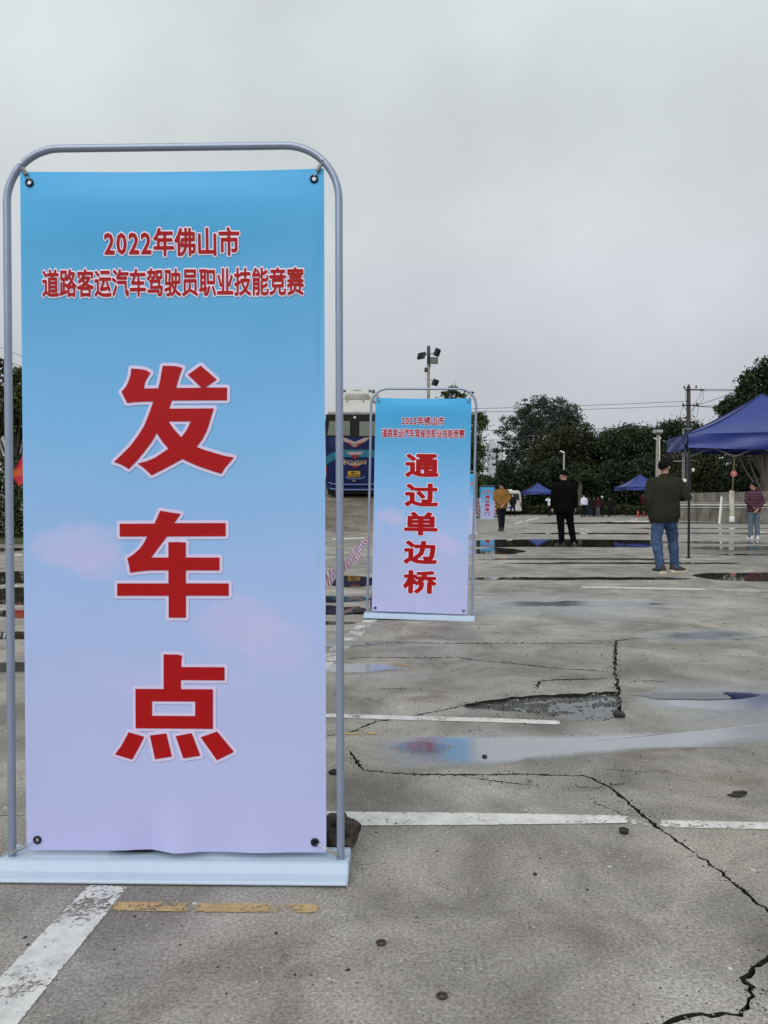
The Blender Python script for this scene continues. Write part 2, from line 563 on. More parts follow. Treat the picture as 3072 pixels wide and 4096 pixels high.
L_NEAR = make_leaf('fresh_foliage', [(0.012, 0.024, 0.008), (0.030, 0.052, 0.013), (0.055, 0.082, 0.020), (0.07, 0.095, 0.026)], trans=0.2)
L_VDARK = make_leaf('darkest_foliage', [(0.0075, 0.0150, 0.0075), (0.0150, 0.0270, 0.0120), (0.0240, 0.0390, 0.0165)])  # darkest leaf greens, for the undergrowth and one tree

# ------------------------------------------------------------------ ground with real cracks
def jag(pts, step, amp, seed):
    """resample a world polyline and jitter it"""
    out = []
    pts = [Vector(p) for p in pts]
    rr = random.Random(seed)
    for a, b in zip(pts[:-1], pts[1:]):
        L = (b - a).length
        n = max(1, int(L / step))
        nrm = Vector((-(b - a).y, (b - a).x, 0)).normalized()
        for i in range(n):
            t = i / n
            j = rr.uniform(-amp, amp) if i else rr.uniform(-amp, amp) * 0.3
            out.append(a.lerp(b, t) + nrm * j)
    out.append(pts[-1])
    return out


def crack_poly(px, w, seed, step=None, amp=None):
    """outline polygon of a crack following photo pixels px; w = width in metres"""
    P = [gp(u, v) for (u, v) in px]
    d = sum(p.y for p in P) / len(P)
    step = step or 0.013 * max(1, d / 2.8)
    amp = amp or 0.005 * max(1, d / 3.5)
    L = jag(P, step, amp, seed)
    rr = random.Random(seed + 99)
    n = len(L)
    A = []; B = []
    ww = 1.0
    for i, p in enumerate(L):
        t = (L[min(i + 1, n - 1)] - L[max(i - 1, 0)])
        nrm = Vector((-t.y, t.x, 0)).normalized()
        ww = 0.45 * ww + 0.55 * rr.uniform(0.15, 2.1)
        e = min(1.0, min(i, n - 1 - i) / 5.0 + 0.12)
        hw = 0.40 * w * ww * e
        A.append(p + nrm * (hw * rr.uniform(0.7, 1.3))); B.append(p - nrm * (hw * rr.uniform(0.7, 1.3)))
    return [[A[i], A[i + 1], B[i + 1], B[i]] for i in range(n - 1)]


CR = [
    ([(1397, 3000), (1450, 3081), (1629, 3097), (1832, 3099), (2102, 3097), (2339, 3104), (2424, 3141), (2497, 3197), (2576, 3265), (2655, 3327), (2745, 3389), (2836, 3451), (2915, 3513), (2994, 3581), (3072, 3643), (3260, 3780)], 0.012),
    ([(1300, 2945), (1380, 2937), (1407, 2926), (1471, 2900), (1514, 2884), (1599, 2875), (1663, 2860), (1727, 2849), (1813, 2832), (1866, 2817), (1940, 2803)], 0.011),
    ([(2484, 2862), (2478, 2800), (2469, 2734), (2462, 2681), (2462, 2627), (2464, 2563), (2528, 2555), (2688, 2552), (2795, 2550), (2934, 2558), (3072, 2547), (3300, 2530)], 0.018),
    ([(2154, 2755), (2149, 2739), (2160, 2725), (2229, 2719), (2325, 2717), (2452, 2713)], 0.018),
    ([(1330, 2640), (1460, 2629), (1674, 2632), (1834, 2630), (1898, 2640), (2048, 2654), (2229, 2673), (2450, 2686)], 0.014),
    ([(1514, 2568), (1780, 2574), (2037, 2574), (2440, 2572)], 0.016),
    ([(1842, 3102), (1990, 3126), (2180, 3147)], 0.006),
    ([(2270, 3147), (2340, 3148), (2420, 3150)], 0.006),
    ([(2432, 3141), (2500, 3133)], 0.016),
    ([(2373, 3186), (2380, 3214), (2452, 3237), (2497, 3260), (2560, 3264)], 0.004),
    ([(3300, 3700), (3072, 3835), (3016, 3869), (2971, 3914), (3010, 3948), (2994, 4015), (2960, 4060), (2870, 4058), (2780, 4060), (2712, 4077), (2655, 4096), (2500, 4160), (2300, 4290)], 0.011),
    ([(3014, 3958), (3072, 3968), (3300, 3990)], 0.006),
    ([(2998, 4030), (3072, 4060), (3250, 4110)], 0.007),
    ([(1700, 2955), (1760, 2948), (1790, 2942)], 0.010),
    ([(1400, 3470), (1440, 3462), (1500, 3452)], 0.005),
    ([(1510, 2758), (1640, 2753)], 0.01),
    ([(2510, 2727), (2600, 2723), (2680, 2727)], 0.012),
    ([(2380, 3075), (2560, 3086), (2680, 3090)], 0.004),
    ([(-300, 3240), (0, 3262), (90, 3262)], 0.008),
]
holes = []
for i, (px, w) in enumerate(CR):
    holes.extend(crack_poly(px, w, i))
# the broken, sunken patch
pot_px = [(1962, 2800), (2048, 2787), (2176, 2779), (2300, 2774), (2400, 2770), (2474, 2764), (2482, 2814), (2488, 2868), (2440, 2874), (2380, 2884), (2300, 2880), (2240, 2872), (2150, 2856), (2040, 2846), (1960, 2838), (1890, 2838), (1850, 2826), (1900, 2812)]
pot = jag([gp(*p) for p in pot_px] + [gp(*pot_px[0])], 0.035, 0.018, 77)[:-1]
holes.append(pot)

BIG = 1400.0
outer = [(-BIG, -60), (BIG, -60), (BIG, BIG), (-BIG, BIG)]
extra = [(x, y) for x in np.arange(-8, 9, 1.0) for y in np.arange(0, 22, 1.0)]
V2, keep, allf, of = cdt_faces(outer, holes, extra)
mb = MB()
mb.add([(v.x, v.y, 0) for v in V2], keep)
mb.mi = 1
DEPTH = 0.05
# walls of cracks and the dirt at the bottom
edges = {}
for f in keep:
    for a, b in ((f[0], f[1]), (f[1], f[2]), (f[2], f[0])):
        edges[(a, b)] = edges.get((a, b), 0) + 1
bverts = {}
def low(i):
    if i not in bverts:
        bverts[i] = len(mb.v); mb.v.append((V2[i].x, V2[i].y, -DEPTH))
    return bverts[i]
for (a, b) in list(edges):
    if (b, a) not in edges:
        va, vb = V2[a], V2[b]
        if abs(va.x) > BIG - 1 or abs(va.y) > BIG - 1 or abs(vb.y + 60) < 1: continue
        mb.f.append((b, a, low(a), low(b))); mb.m.append(1)
for f, o in zip(allf, of):
    if any(i >= 1 for i in o):
        mb.f.append(tuple(low(i) for i in f)); mb.m.append(1)
g = link('ground', mb.mesh('ground', fix=False), [M_CONC, M_CRACK])
tag(g, kind='structure')

# rubble bed of the sunken patch and its water
xs = [p.x for p in pot]; ys = [p.y for p in pot]
x0, x1, y0, y1 = min(xs), max(xs), min(ys), max(ys)
def inpoly(x, y, poly):
    c = False; n = len(poly); j = n - 1
    for i in range(n):
        if (poly[i].y > y) != (poly[j].y > y) and x < (poly[j].x - poly[i].x) * (y - poly[i].y) / (poly[j].y - poly[i].y) + poly[i].x: c = not c
        j = i
    return c
inner = [(x + random.uniform(-.006, .006), y + random.uniform(-.006, .006)) for x in np.arange(x0, x1, 0.018) for y in np.arange(y0, y1, 0.018) if inpoly(x, y, pot)]
V3, k3, _, _ = cdt_faces([(p.x * 1, p.y * 1) for p in pot], [], inner)
at_px = gp(2240, 2820).x
def potz(x, y):
    a = noise.noise(Vector((x * 6, y * 16, 0))) * 0.012 + noise.noise(Vector((x * 40, y * 60, 5))) * 0.008 + noise.noise(Vector((x * 3, y * 3, 2))) * 0.008
    edge = 0.010 * max(0.0, min(1.0, (at_px - x) / 0.55)) if True else 0
    return -0.0150 + a + edge
mb = MB(); mb.add([(v.x, v.y, min(-0.001, potz(v.x, v.y))) for v in V3], k3)
M_RUBBLE = plain('broken_wet_asphalt', (0.035, 0.033, 0.031), 0.35, var=0.75, scale=25, bump=1.0, bscale=110)
tag(link('broken_ground_patch', mb.mesh('broken_ground_patch', True, fix=False), M_RUBBLE), kind='structure')


def puddle(px, soft=0.0, seed=0, z=0.004, inset=0.72, amp=1.0, maxd=1.0):
    """water sheet whose outline follows photo pixels; attribute depth: 0 at the rim, 1 inside"""
    P = [gp(u, v) for (u, v) in px]
    c = sum(P, Vector()) / len(P)
    d = c.y
    P2 = jag(P + [P[0]], 0.05 * max(1, d / 3), 0.02 * max(1, d / 3) * amp, seed)[:-1]
    # inset by moving towards the centre in each axis (puddles are elongated)
    rings = [(1.0, 0.0), ((1 + inset) / 2, 0.5), (inset, 1.0)]
    mbp = MB(); att = []
    n = len(P2)
    for s_, a_ in rings:
        for p in P2:
            q = c + (p - c) * s_
            mbp.v.append((q.x, q.y, z)); att.append(a_)
    mbp.v.append((c.x, c.y, z)); att.append(1.0)
    for r in range(2):
        for k in range(n):
            k2 = (k + 1) % n
            mbp.f.append((r * n + k, r * n + k2, (r + 1) * n + k2, (r + 1) * n + k)); mbp.m.append(0)
    for k in range(n):
        mbp.f.append((2 * n + k, 2 * n + (k + 1) % n, 3 * n)); mbp.m.append(0)
    me = mbp.mesh('puddle')
    if me.polygons[0].normal.z < 0: me.flip_normals()
    a = me.attributes.new('depth', 'FLOAT', 'POINT'); a.data.foreach_set('value', [x * maxd for x in att])
    b = me.attributes.new('soft', 'FLOAT', 'POINT'); b.data.foreach_set('value', [soft] * len(att))
    return tag(link('puddle', me, M_WATER), kind='structure')


def strip(y0, y1, x0, x1, n=7, seed=0, taper=0.35):
    """elongated puddle outline in pixels between y0 and y1"""
    rr = random.Random(seed)
    top = []; bot = []
    h = (y1 - y0)
    for i in range(n + 1):
        t = i / n
        e = math.sin(PI * min(1, max(0, t * 1.0))) ** taper if 0 < t < 1 else 0.12
        m = (y0 + y1) / 2
        top.append((x0 + (x1 - x0) * t, m - h / 2 * e * rr.uniform(0.6, 1.1)))
        bot.append((x0 + (x1 - x0) * t, m + h / 2 * e * rr.uniform(0.6, 1.1)))
    return top + bot[::-1]


puddle([(1385, 2975), (1500, 2945), (1700, 2942), (2000, 2950), (2350, 2940), (2800, 2925), (3250, 2880), (3400, 2935), (3050, 2990), (2600, 3010), (2150, 3050), (1900, 3085), (1650, 3092), (1470, 3078)], 1.0, 1, inset=0.45, amp=0.4)
puddle([(2495, 2790), (2600, 2757), (2900, 2752), (3200, 2765), (3350, 2800), (3200, 2860), (2900, 2868), (2650, 2850), (2520, 2835)], 1.0, 2, inset=0.4, amp=0.5)
puddle([(2520, 2782), (2620, 2770), (2830, 2768), (3010, 2774), (3055, 2784), (2960, 2800), (2800, 2804), (2620, 2800)], 0.0, 42, z=0.006, inset=0.85, amp=0.4)
puddle([(2500, 2720), (2800, 2700), (3500, 2690), (3700, 2800), (3500, 2990), (2900, 2990), (2560, 2960), (2500, 2800)], 1.0, 41, z=0.0026, inset=0.35, amp=0.5, maxd=0.5)
puddle([(1530, 2990), (1600, 2966), (1700, 2960), (1800, 2968), (1850, 2990), (1790, 3018), (1690, 3026), (1590, 3016)], 0.75, 45, z=0.0052, inset=0.3, amp=0.3)
puddle([(1500, 3000), (1700, 2925), (2100, 2915), (2600, 2900), (2700, 2960), (2500, 3040), (2000, 3080), (1650, 3090)], 1.0, 43, z=0.0028, inset=0.35, amp=0.5, maxd=0.45)
puddle([(1100, 2480), (1400, 2400), (1900, 2370), (2900, 2375), (3300, 2440), (2800, 2500), (1900, 2490)], 1.0, 44, z=0.0026, inset=0.35, amp=0.5, maxd=0.40)
puddle([(2490, 2548), (2600, 2518), (2800, 2506), (3050, 2515), (3200, 2530), (3100, 2560), (2850, 2580), (2600, 2585), (2510, 2572)], 1.0, 3, inset=0.3, amp=1.2, maxd=0.62)
puddle([(2020, 2815), (2200, 2790), (2350, 2782), (2472, 2778), (2482, 2855), (2400, 2876), (2280, 2874), (2120, 2850)], 0.25, 4, z=-0.0110, inset=0.9, amp=0.15)
puddle(strip(2402, 2432, 1840, 2760, 9, 5), 0.9, 5, inset=0.6)
puddle([(2765, 2300), (2830, 2292), (3000, 2291), (3300, 2289), (3500, 2300), (3300, 2325), (3000, 2327), (2880, 2322), (2800, 2312)], 0.0, 6, inset=0.93, amp=0.5)
puddle([(1860, 2162), (2000, 2158), (2300, 2157), (2600, 2160), (2700, 2168), (2600, 2190), (2400, 2190), (2200, 2188), (2000, 2190), (1850, 2186)], 0.0, 7, inset=0.94, amp=0.5)
puddle(strip(2190, 2222, 1820, 2110, 6, 8), 0.1, 8, inset=0.85, amp=0.7)
puddle(strip(2088, 2097, 2108, 3300, 12, 9, 0.1), 0.0, 9, inset=0.95, amp=0.6)
puddle(strip(2131, 2138, 2050, 3300, 12, 10, 0.1), 0.0, 10, inset=0.95, amp=0.5)
puddle(strip(2165, 2176, 2700, 3250, 8, 11, 0.2), 0.0, 11, inset=0.9)
puddle(strip(2184, 2202, 2760, 3250, 8, 12, 0.2), 0.05, 12, inset=0.9)
puddle(strip(2216, 2222, 2860, 3200, 6, 21, 0.2), 0.0, 21, inset=0.9)
puddle(strip(2233, 2240, 1900, 2700, 12, 13, 0.2), 0.0, 13, inset=0.9)
puddle(strip(2250, 2257, 2000, 2980, 10, 22, 0.2), 0.1, 22, inset=0.85)
puddle(strip(2308, 2322, 1850, 2780, 12, 14, 0.2), 0.0, 14, inset=0.85)
puddle(strip(2303, 2350, 1180, 1560, 6, 15), 0.0, 15, inset=0.92, amp=0.5)
puddle(strip(2380, 2414, 1180, 1500, 6, 16), 0.0, 16, inset=0.92, amp=0.5)
puddle(strip(2420, 2468, 1150, 1490, 6, 17), 0.0, 17, inset=0.92, amp=0.5)
puddle(strip(2484, 2502, 1200, 1430, 5, 18), 0.0, 18, inset=0.85)
puddle(strip(2560, 2592, 1180, 1520, 5, 19), 0.3, 19, inset=0.8)
puddle(strip(2650, 2700, 1220, 1620, 5, 20), 1.0, 20, inset=0.5)
puddle(strip(2282, 2345, -500, 420, 8, 31, 0.2), 0.0, 31, inset=0.95, amp=0.5)
puddle(strip(2352, 2425, -420, 500, 8, 32, 0.2), 0.0, 32, inset=0.94, amp=0.5)
puddle(strip(2440, 2474, -60, 420, 7, 33, 0.2), 0.0, 33, inset=0.92, amp=0.5)
puddle(strip(2528, 2562, -200, 420, 7, 34, 0.2), 0.0, 34, inset=0.92, amp=0.4)
puddle(strip(2192, 2206, -500, 500, 8, 35, 0.2), 0.0, 35, inset=0.9)
puddle(strip(2640, 2700, -300, 300, 8, 36, 0.3), 0.8, 36, inset=0.7)
puddle(strip(2112, 2117, 2500, 3200, 8, 37, 0.2), 0.0, 37, inset=0.9)


def paint(px, mat, seed=0, name='painted_line', z=0.0022):
    """road marking from a pixel outline given as two matching edges [(a,b),...]"""
    A = [gp(*a) for a, b in px]; B = [gp(*b) for a, b in px]
    mbp = MB(); att = []
    rr = random.Random(seed)
    rowsA = []
    # subdivide along
    for i in range(len(A) - 1):
        L = (A[i + 1] - A[i]).length; n = max(2, int(L / 0.03))
        for k in range(n + (1 if i == len(A) - 2 else 0)):
            t = k / n
            rowsA.append((A[i].lerp(A[i + 1], t), B[i].lerp(B[i + 1], t)))
    m = len(rowsA)
    for i, (a, b) in enumerate(rowsA):
        endf = min(1, min(i, m - 1 - i) / 2.0)
        for t, e_ in ((-0.06, 0), (0.12, 1), (0.88, 1), (1.06, 0)):
            p = a.lerp(b, t)
            mbp.v.append((p.x, p.y, z)); att.append(min(e_, endf))
    for i in range(m - 1):
        for k in range(3):
            mbp.f.append((i * 4 + k, i * 4 + k + 1, (i + 1) * 4 + k + 1, (i + 1) * 4 + k)); mbp.m.append(0)
    me = mbp.mesh(name)
    if me.polygons[0].normal.z < 0: me.flip_normals()
    at_ = me.attributes.new('edge', 'FLOAT', 'POINT'); at_.data.foreach_set('value', att)
    return tag(link(name, me, mat), kind='structure')


# the long diagonal line under both banners
def world_line(p0, p1, w, mat, seed, name='painted_line'):
    p0 = Vector(p0 + (0,)); p1 = Vector(p1 + (0,))
    n = Vector((-(p1 - p0).y, (p1 - p0).x, 0)).normalized() * w / 2
    def inv(p):
        v = p - Vector((0, 0, CAM_H)); s = v.dot(F_)
        return (1536 + v.x / s * FPX, 2048 - v.dot(U_) / s * FPX)
    return paint([(inv(p0 + n), inv(p0 - n)), (inv(p1 + n), inv(p1 - n))], mat, seed, name)


paint([((362, 3544), (511, 3544)), ((0, 3923), (200, 3923)), ((-230, 4164), (8, 4164))], M_WPAINT, 1)
world_line((-0.70, 1.965), (-0.36, 4.70), 0.1, M_WPAINT, 2)
world_line((-0.36, 4.72), (-0.02, 7.0), 0.105, M_WPAINT2, 2)
paint([((900, 3245), (900, 3298)), ((1313, 3250), (1313, 3302)), ((1900, 3256), (1900, 3300)), ((2514, 3266), (2514, 3293))], M_WPAINT, 3)
paint([((2640, 3283), (2640, 3309)), ((3072, 3293), (3072, 3319)), ((3400, 3300), (3400, 3326))], M_WPAINT, 4)
paint([((2520, 3272), (2520, 3300)), ((2610, 3278), (2610, 3306))], M_WPAINT2, 40)
paint([((1100, 2852), (1100, 2864)), ((1385, 2859), (1385, 2873)), ((1640, 2866), (1640, 2881)), ((1950, 2874), (1950, 2889)), ((2240, 2885), (2240, 2899))], M_WPAINT, 5)
paint([((461, 3611), (434, 3643)), ((760, 3615), (748, 3648))], M_YPAINT, 6)
paint([((790, 3618), (770, 3649)), ((1000, 3618), (1000, 3650)), ((1280, 3620), (1280, 3652))], M_YPAINT, 7)
paint([((1330, 2930), (1330, 2940)), ((1410, 2931), (1410, 2940)), ((1508, 2930), (1508, 2938))], M_YPAINT, 8)
paint([((1565, 2653), (1565, 2661)), ((1632, 2657), (1632, 2665))], M_YPAINT, 9)
for k, (a, b, w) in enumerate((((2325, 2346), (2900, 2357), 5), ((2820, 2358), (3100, 2362), 5), ((1880, 2388), (1935, 2386), 5), ((2060, 2092), (2155, 2069), 4), ((2320, 2112), (2365, 2126), 5), ((2385, 2133), (2420, 2142), 5),
                              ((2290, 2090), (2425, 2086), 3), ((2040, 2080), (2100, 2083), 3), ((1960, 2068), (2090, 2072), 3), ((2450, 2086), (2660, 2083), 3), ((2500, 2083), (2552, 2074), 5), ((2640, 2122), (2700, 2128), 3), ((3040, 2127), (3120, 2135), 5),
                              ((2560, 2232), (2900, 2236), 4), ((2190, 2095), (2270, 2092), 4), ((1330, 2155), (1460, 2150), 4), ((40, 2415), (160, 2408), 12), ((-200, 2440), (40, 2428), 14), ((40, 2219), (90, 2218), 5), ((-100, 2340), (200, 2342), 6))):
    paint([((a[0], a[1]), (a[0], a[1] + w)), ((b[0], b[1]), (b[0], b[1] + w))], M_WPAINT2 if k % 3 else M_WPAINT, 20 + k)

# ------------------------------------------------------------------ the ramp behind the banners
RX0, RX1 = -2.9, 1.0
RY0, RY1, RY2 = 25.5, 46.0, 50.0
SLOPE = 0.176
mb = MB()
zt = (RY1 - RY0) * SLOPE
N = 24
top = []
for i in range(N + 1):
    y = RY0 + (RY1 - RY0) * i / N
    top.append((y, max(0.0, (y - RY0) * SLOPE) + 0.002))
prof = [(RY0, -0.05)] + top + [(RY2, zt + 0.002), (RY2, -0.05)]
mb.prism(prof, RX0, RX1, 'x')
M_RAMP = plain('stained_ramp_concrete', (0.125, 0.108, 0.085), 0.75, var=0.55, scale=1.2, bump=0.6, bscale=14)
tag(mb.build('ramp', M_RAMP), kind='structure')

# ------------------------------------------------------------------ lettering
_dg_objs = []


def curve_to_mesh(cu):
    ob = bpy.data.objects.new('tmp', cu); COL.objects.link(ob)
    bpy.context.view_layer.update()
    dg = bpy.context.evaluated_depsgraph_get()
    me = bpy.data.meshes.new_from_object(ob.evaluated_get(dg))
    bpy.data.objects.remove(ob)
    return me


_tc = {}


def boundary(f):
    cnt = {}
    for p in f:
        for i in range(len(p)):
            a, b = p[i], p[(i + 1) % len(p)]
            cnt[(a, b)] = cnt.get((a, b), 0) + 1
    return [e for e in cnt if (e[1], e[0]) not in cnt]


def grow(v, f, off, ax=1.0):
    """the shape (v, f) thickened by off all round: union of the shape and of capsules along its outline"""
    if off <= 0: return v, f
    V = [Vector(p) for p in v]; Fc = [ccw(list(p), V) for p in f]
    E = boundary(f)
    K = 10
    for i in {i for e in E for i in e}:
        b = len(V)
        V.extend([Vector((v[i][0] + off * ax * math.cos(2 * PI * (k + .5) / K), v[i][1] + off * math.sin(2 * PI * (k + .5) / K))) for k in range(K)])
        Fc.append(list(range(b, b + K)))
    for a, c in E:
        p = Vector(v[a]); q = Vector(v[c]); d = q - p
        if d.length < 1e-6: continue
        d.x /= ax; d.normalize()
        nn = Vector((-d.y * off * ax * .97, d.x * off * .97))
        b = len(V); V.extend([p + nn, p - nn, q - nn, q + nn]); Fc.append([b, b + 1, b + 2, b + 3])
    r = delaunay_2d_cdt(V, [], Fc, 0, 1e-6)
    W = np.array([tuple(x) for x in r[0]]); T = np.array([tuple(x) for x in r[2]])
    c = W[T].mean(1)
    v0 = np.array(v)
    best = np.full(len(c), 1e9)
    for a, b in E:
        p = v0[a]; d = v0[b] - p; L2 = max(1e-12, d @ d)
        t = np.clip(((c - p) @ d) / L2, 0, 1)
        q = (c - p - t[:, None] * d) / np.array([ax, 1.0])
        best = np.minimum(best, np.hypot(q[:, 0], q[:, 1]))
    ins = best <= off * 0.985
    # inside the glyph itself: even-odd count against its outline
    cross = np.zeros(len(c), int)
    for a, b in E:
        p, q = v0[a], v0[b]
        if p[1] == q[1]: continue
        m_ = (p[1] > c[:, 1]) != (q[1] > c[:, 1])
        xi = (q[0] - p[0]) * (c[:, 1] - p[1]) / (q[1] - p[1]) + p[0]
        cross += (m_ & (c[:, 0] < xi)).astype(int)
    ins |= (cross % 2 == 1)
    return [tuple(x) for x in W], [tuple(int(i) for i in t) for t in T[ins]]


_g0 = {}


def glyph(ch):
    if ch not in _g0:
        cu = bpy.data.curves.new('t', 'FONT')
        cu.body = ch; cu.size = 1.0; cu.resolution_u = 2; cu.dimensions = '2D'; cu.fill_mode = 'BOTH'
        me = curve_to_mesh(cu)
        cu_w = 1.0
        v = [(x.co.x, x.co.y) for x in me.vertices]; f = [tuple(p.vertices) for p in me.polygons]
        bpy.data.meshes.remove(me); bpy.data.curves.remove(cu)
        # weld doubles so that the outline is found
        key = {}; mp = []; nv = []
        for p in v:
            k = (round(p[0], 5), round(p[1], 5))
            if k not in key: key[k] = len(nv); nv.append(p)
            mp.append(key[k])
        f = [tuple(dict.fromkeys(mp[i] for i in p)) for p in f]
        _g0[ch] = (nv, [p for p in f if len(p) > 2])
    return _g0[ch]


def adv(ch):
    return 0.565 if ord(ch) < 128 else 1.0


def text_verts(s, off, gap=0.0):
    k = (s, round(off, 4))
    if k in _tc: return _tc[k]
    V = []; Fc = []; x = 0.0
    for ch in s:
        kk = (ch, round(off, 4))
        if kk not in _tc:
            _tc[kk] = grow(*glyph(ch), off)
        v, f = _tc[kk]
        b = len(V); V.extend([(p[0] + x, p[1]) for p in v]); Fc.extend([tuple(b + i for i in p) for p in f])
        x += adv(ch)
    _tc[k] = (V, Fc)
    return _tc[k]


def poly_verts(polys, off):
    """first polygon an outline, others holes when inside it, else separate outlines"""
    def inside(p, P):
        c = False; j = len(P) - 1
        for i in range(len(P)):
            if (P[i][1] > p[1]) != (P[j][1] > p[1]) and p[0] < (P[j][0] - P[i][0]) * (p[1] - P[i][1]) / (P[j][1] - P[i][1]) + P[i][0]: c = not c
            j = i
        return c
    V = []; Fc = []; hole = []
    for P in polys:
        hole.append(P is not polys[0] and inside(P[0], polys[0]))
        b = len(V); V.extend([Vector(p) for p in P]); Fc.append(ccw(list(range(b, b + len(P))), V))
    r = delaunay_2d_cdt(V, [], Fc, 1, 1e-7)
    v = [tuple(x) for x in r[0]]
    f = [tuple(x) for x, o in zip(r[2], r[5]) if o and not any(hole[i] for i in o)]
    return grow(v, f, off)


def flat_text(s, box, off, depth_fn, y, name, mat, parent, base_off=0.0):
    """text s fitted (by its unbolded outline) in box=(x0,z0,x1,z1) on a plane facing -y"""
    v0, _ = text_verts(s, base_off)
    v, f = text_verts(s, off)
    xs = [a[0] for a in v0]; zs = [a[1] for a in v0]
    ax, bx_, az_, bz = min(xs), max(xs), min(zs), max(zs)
    sx = (box[2] - box[0]) / (bx_ - ax); sz = (box[3] - box[1]) / (bz - az_)
    P = []
    for (a, b) in v:
        x = box[0] + (a - ax) * sx; z = box[1] + (b - az_) * sz
        P.append((x, depth_fn(x, z) + y, z))
    me = bpy.data.meshes.new(name); me.from_pydata(P, [], f)
    me.update()
    if len(me.polygons) and sum(p.normal.y * p.area for p in me.polygons) > 0: me.flip_normals()
    return link(name, me, mat, parent)


# the three big characters of the near banner, drawn stroke by stroke (detail-image pixels)
G1 = [[(255, 152), (300, 155), (345, 160), (380, 170), (410, 188), (385, 225), (365, 265), (357, 312), (473, 312), (490, 240), (500, 180), (510, 133), (560, 133), (620, 137), (668, 150), (645, 210), (630, 260), (617, 310), (822, 310), (712, 205), (815, 133), (943, 245), (852, 308), (1026, 310), (1026, 410), (583, 410), (560, 475), (921, 475), (900, 540), (870, 640), (830, 720), (782, 782), (850, 808), (930, 832), (1010, 855), (1080, 867), (1040, 915), (1010, 950), (980, 997), (900, 972), (800, 938), (730, 908), (668, 878), (600, 915), (510, 962), (418, 1008), (380, 970), (345, 940), (305, 914), (380, 895), (450, 865), (555, 795), (510, 745), (480, 700), (460, 668), (420, 740), (360, 820), (300, 890), (235, 957), (200, 935), (160, 915), (116, 900), (180, 840), (250, 770), (310, 690), (360, 610), (400, 510), (433, 417), (360, 417), (290, 420), (222, 427), (200, 385), (176, 338), (210, 300), (235, 250), (250, 200)],
      [(555, 577), (600, 640), (659, 705), (700, 650), (737, 577)]]
G2 = [[(488, 1292), (560, 1305), (653, 1318), (600, 1393), (1015, 1393), (1015, 1497), (542, 1499), (413, 1669), (553, 1669), (553, 1545), (640, 1545), (696, 1550), (694, 1575), (693, 1669), (966, 1669), (966, 1772), (694, 1772), (694, 1877), (1041, 1877), (1041, 1976), (695, 1976), (695, 2153), (555, 2153), (555, 1977), (138, 1977), (138, 1878), (553, 1878), (553, 1772), (400, 1773), (320, 1780), (244, 1791), (235, 1730), (220, 1675), (270, 1645), (320, 1600), (350, 1560), (383, 1499), (160, 1499), (160, 1397), (441, 1396), (465, 1345)]]
G3 = [[(705, 327), (860, 329), (913, 340), (905, 380), (903, 467), (1385, 467), (1385, 612), (898, 612), (898, 713), (1255, 713), (1255, 1153), (390, 1153), (390, 713), (705, 713)],
      [(575, 850), (575, 1012), (1057, 1012), (1057, 850)],
      [(312, 1197), (485, 1246), (420, 1380), (350, 1503), (158, 1447), (230, 1350)], [(550, 1232), (735, 1207), (798, 1463), (608, 1497)],
      [(840, 1237), (1018, 1202), (1115, 1452), (925, 1482)], [(1118, 1247), (1302, 1182), (1490, 1407), (1300, 1502)]]


def b1(px, py):
    t = (py - 690) / 2723.0
    left = 80 + 17 * t
    return ((px - left) / 1213.0 * 0.8 - 0.4, 1.848 - t * 1.794)


def bprint(P, sc, ox, oy):
    return [[b1(ox + a * sc, oy + b * sc) for a, b in poly] for poly in P]


BIGCH = [bprint(G1, .4971, 400, 1400), bprint(G2, .4971, 400, 1400), bprint(G3, .36166, 400, 2500)]


def banner_depth(amp=1.0, bulge=(0.0, 0.0)):
    def fn(x, z):
        d = 0.0
        wz = 0.045 if z > 1.775 else 0.11
        d += -0.0085 * math.exp(-((z - 1.775) / wz) ** 2) * math.cos(PI * x / 0.86) * amp
        d += 0.004 * math.sin(z * 2.6 + 0.5) * math.cos(x * 3) * amp
        d += 0.0035 * amp * noise.noise(Vector((x * 2.6, z * 2.1, 7.3))) + 0.0012 * amp * noise.noise(Vector((x * 7, z * 5, 1.3)))
        bx0, ba = bulge
        if ba:
            h = math.exp(-max(0, z - 0.06) / 0.09)
            u = (x - bx0)
            d -= ba * h * math.exp(-(u / 0.045) ** 2)
            d += ba * 0.7 * h * math.exp(-((u + 0.07) / 0.05) ** 2)
            d -= 0.4 * ba * h * math.exp(-((u - 0.22) / 0.06) ** 2)
        return d
    return fn


def spring(mb, a, b, r, wr, turns):
    a = Vector(a); b = Vector(b); T = (b - a).normalized(); N_ = T.orthogonal().normalized(); B_ = T.cross(N_)
    p0 = a.lerp(b, 0.12); p1 = a.lerp(b, 0.62)
    pts = [a, p0]
    n = turns * 8
    for i in range(n + 1):
        t = i / n; an = 2 * PI * turns * t
        pts.append(p0.lerp(p1, t) + N_ * math.cos(an) * r + B_ * math.sin(an) * r)
    pts += [p1, b]
    mb.tube(pts, wr, 5)


HEAD1 = '2022年佛山市'
HEAD2 = '道路客运汽车驾驶员职业技能竞赛'


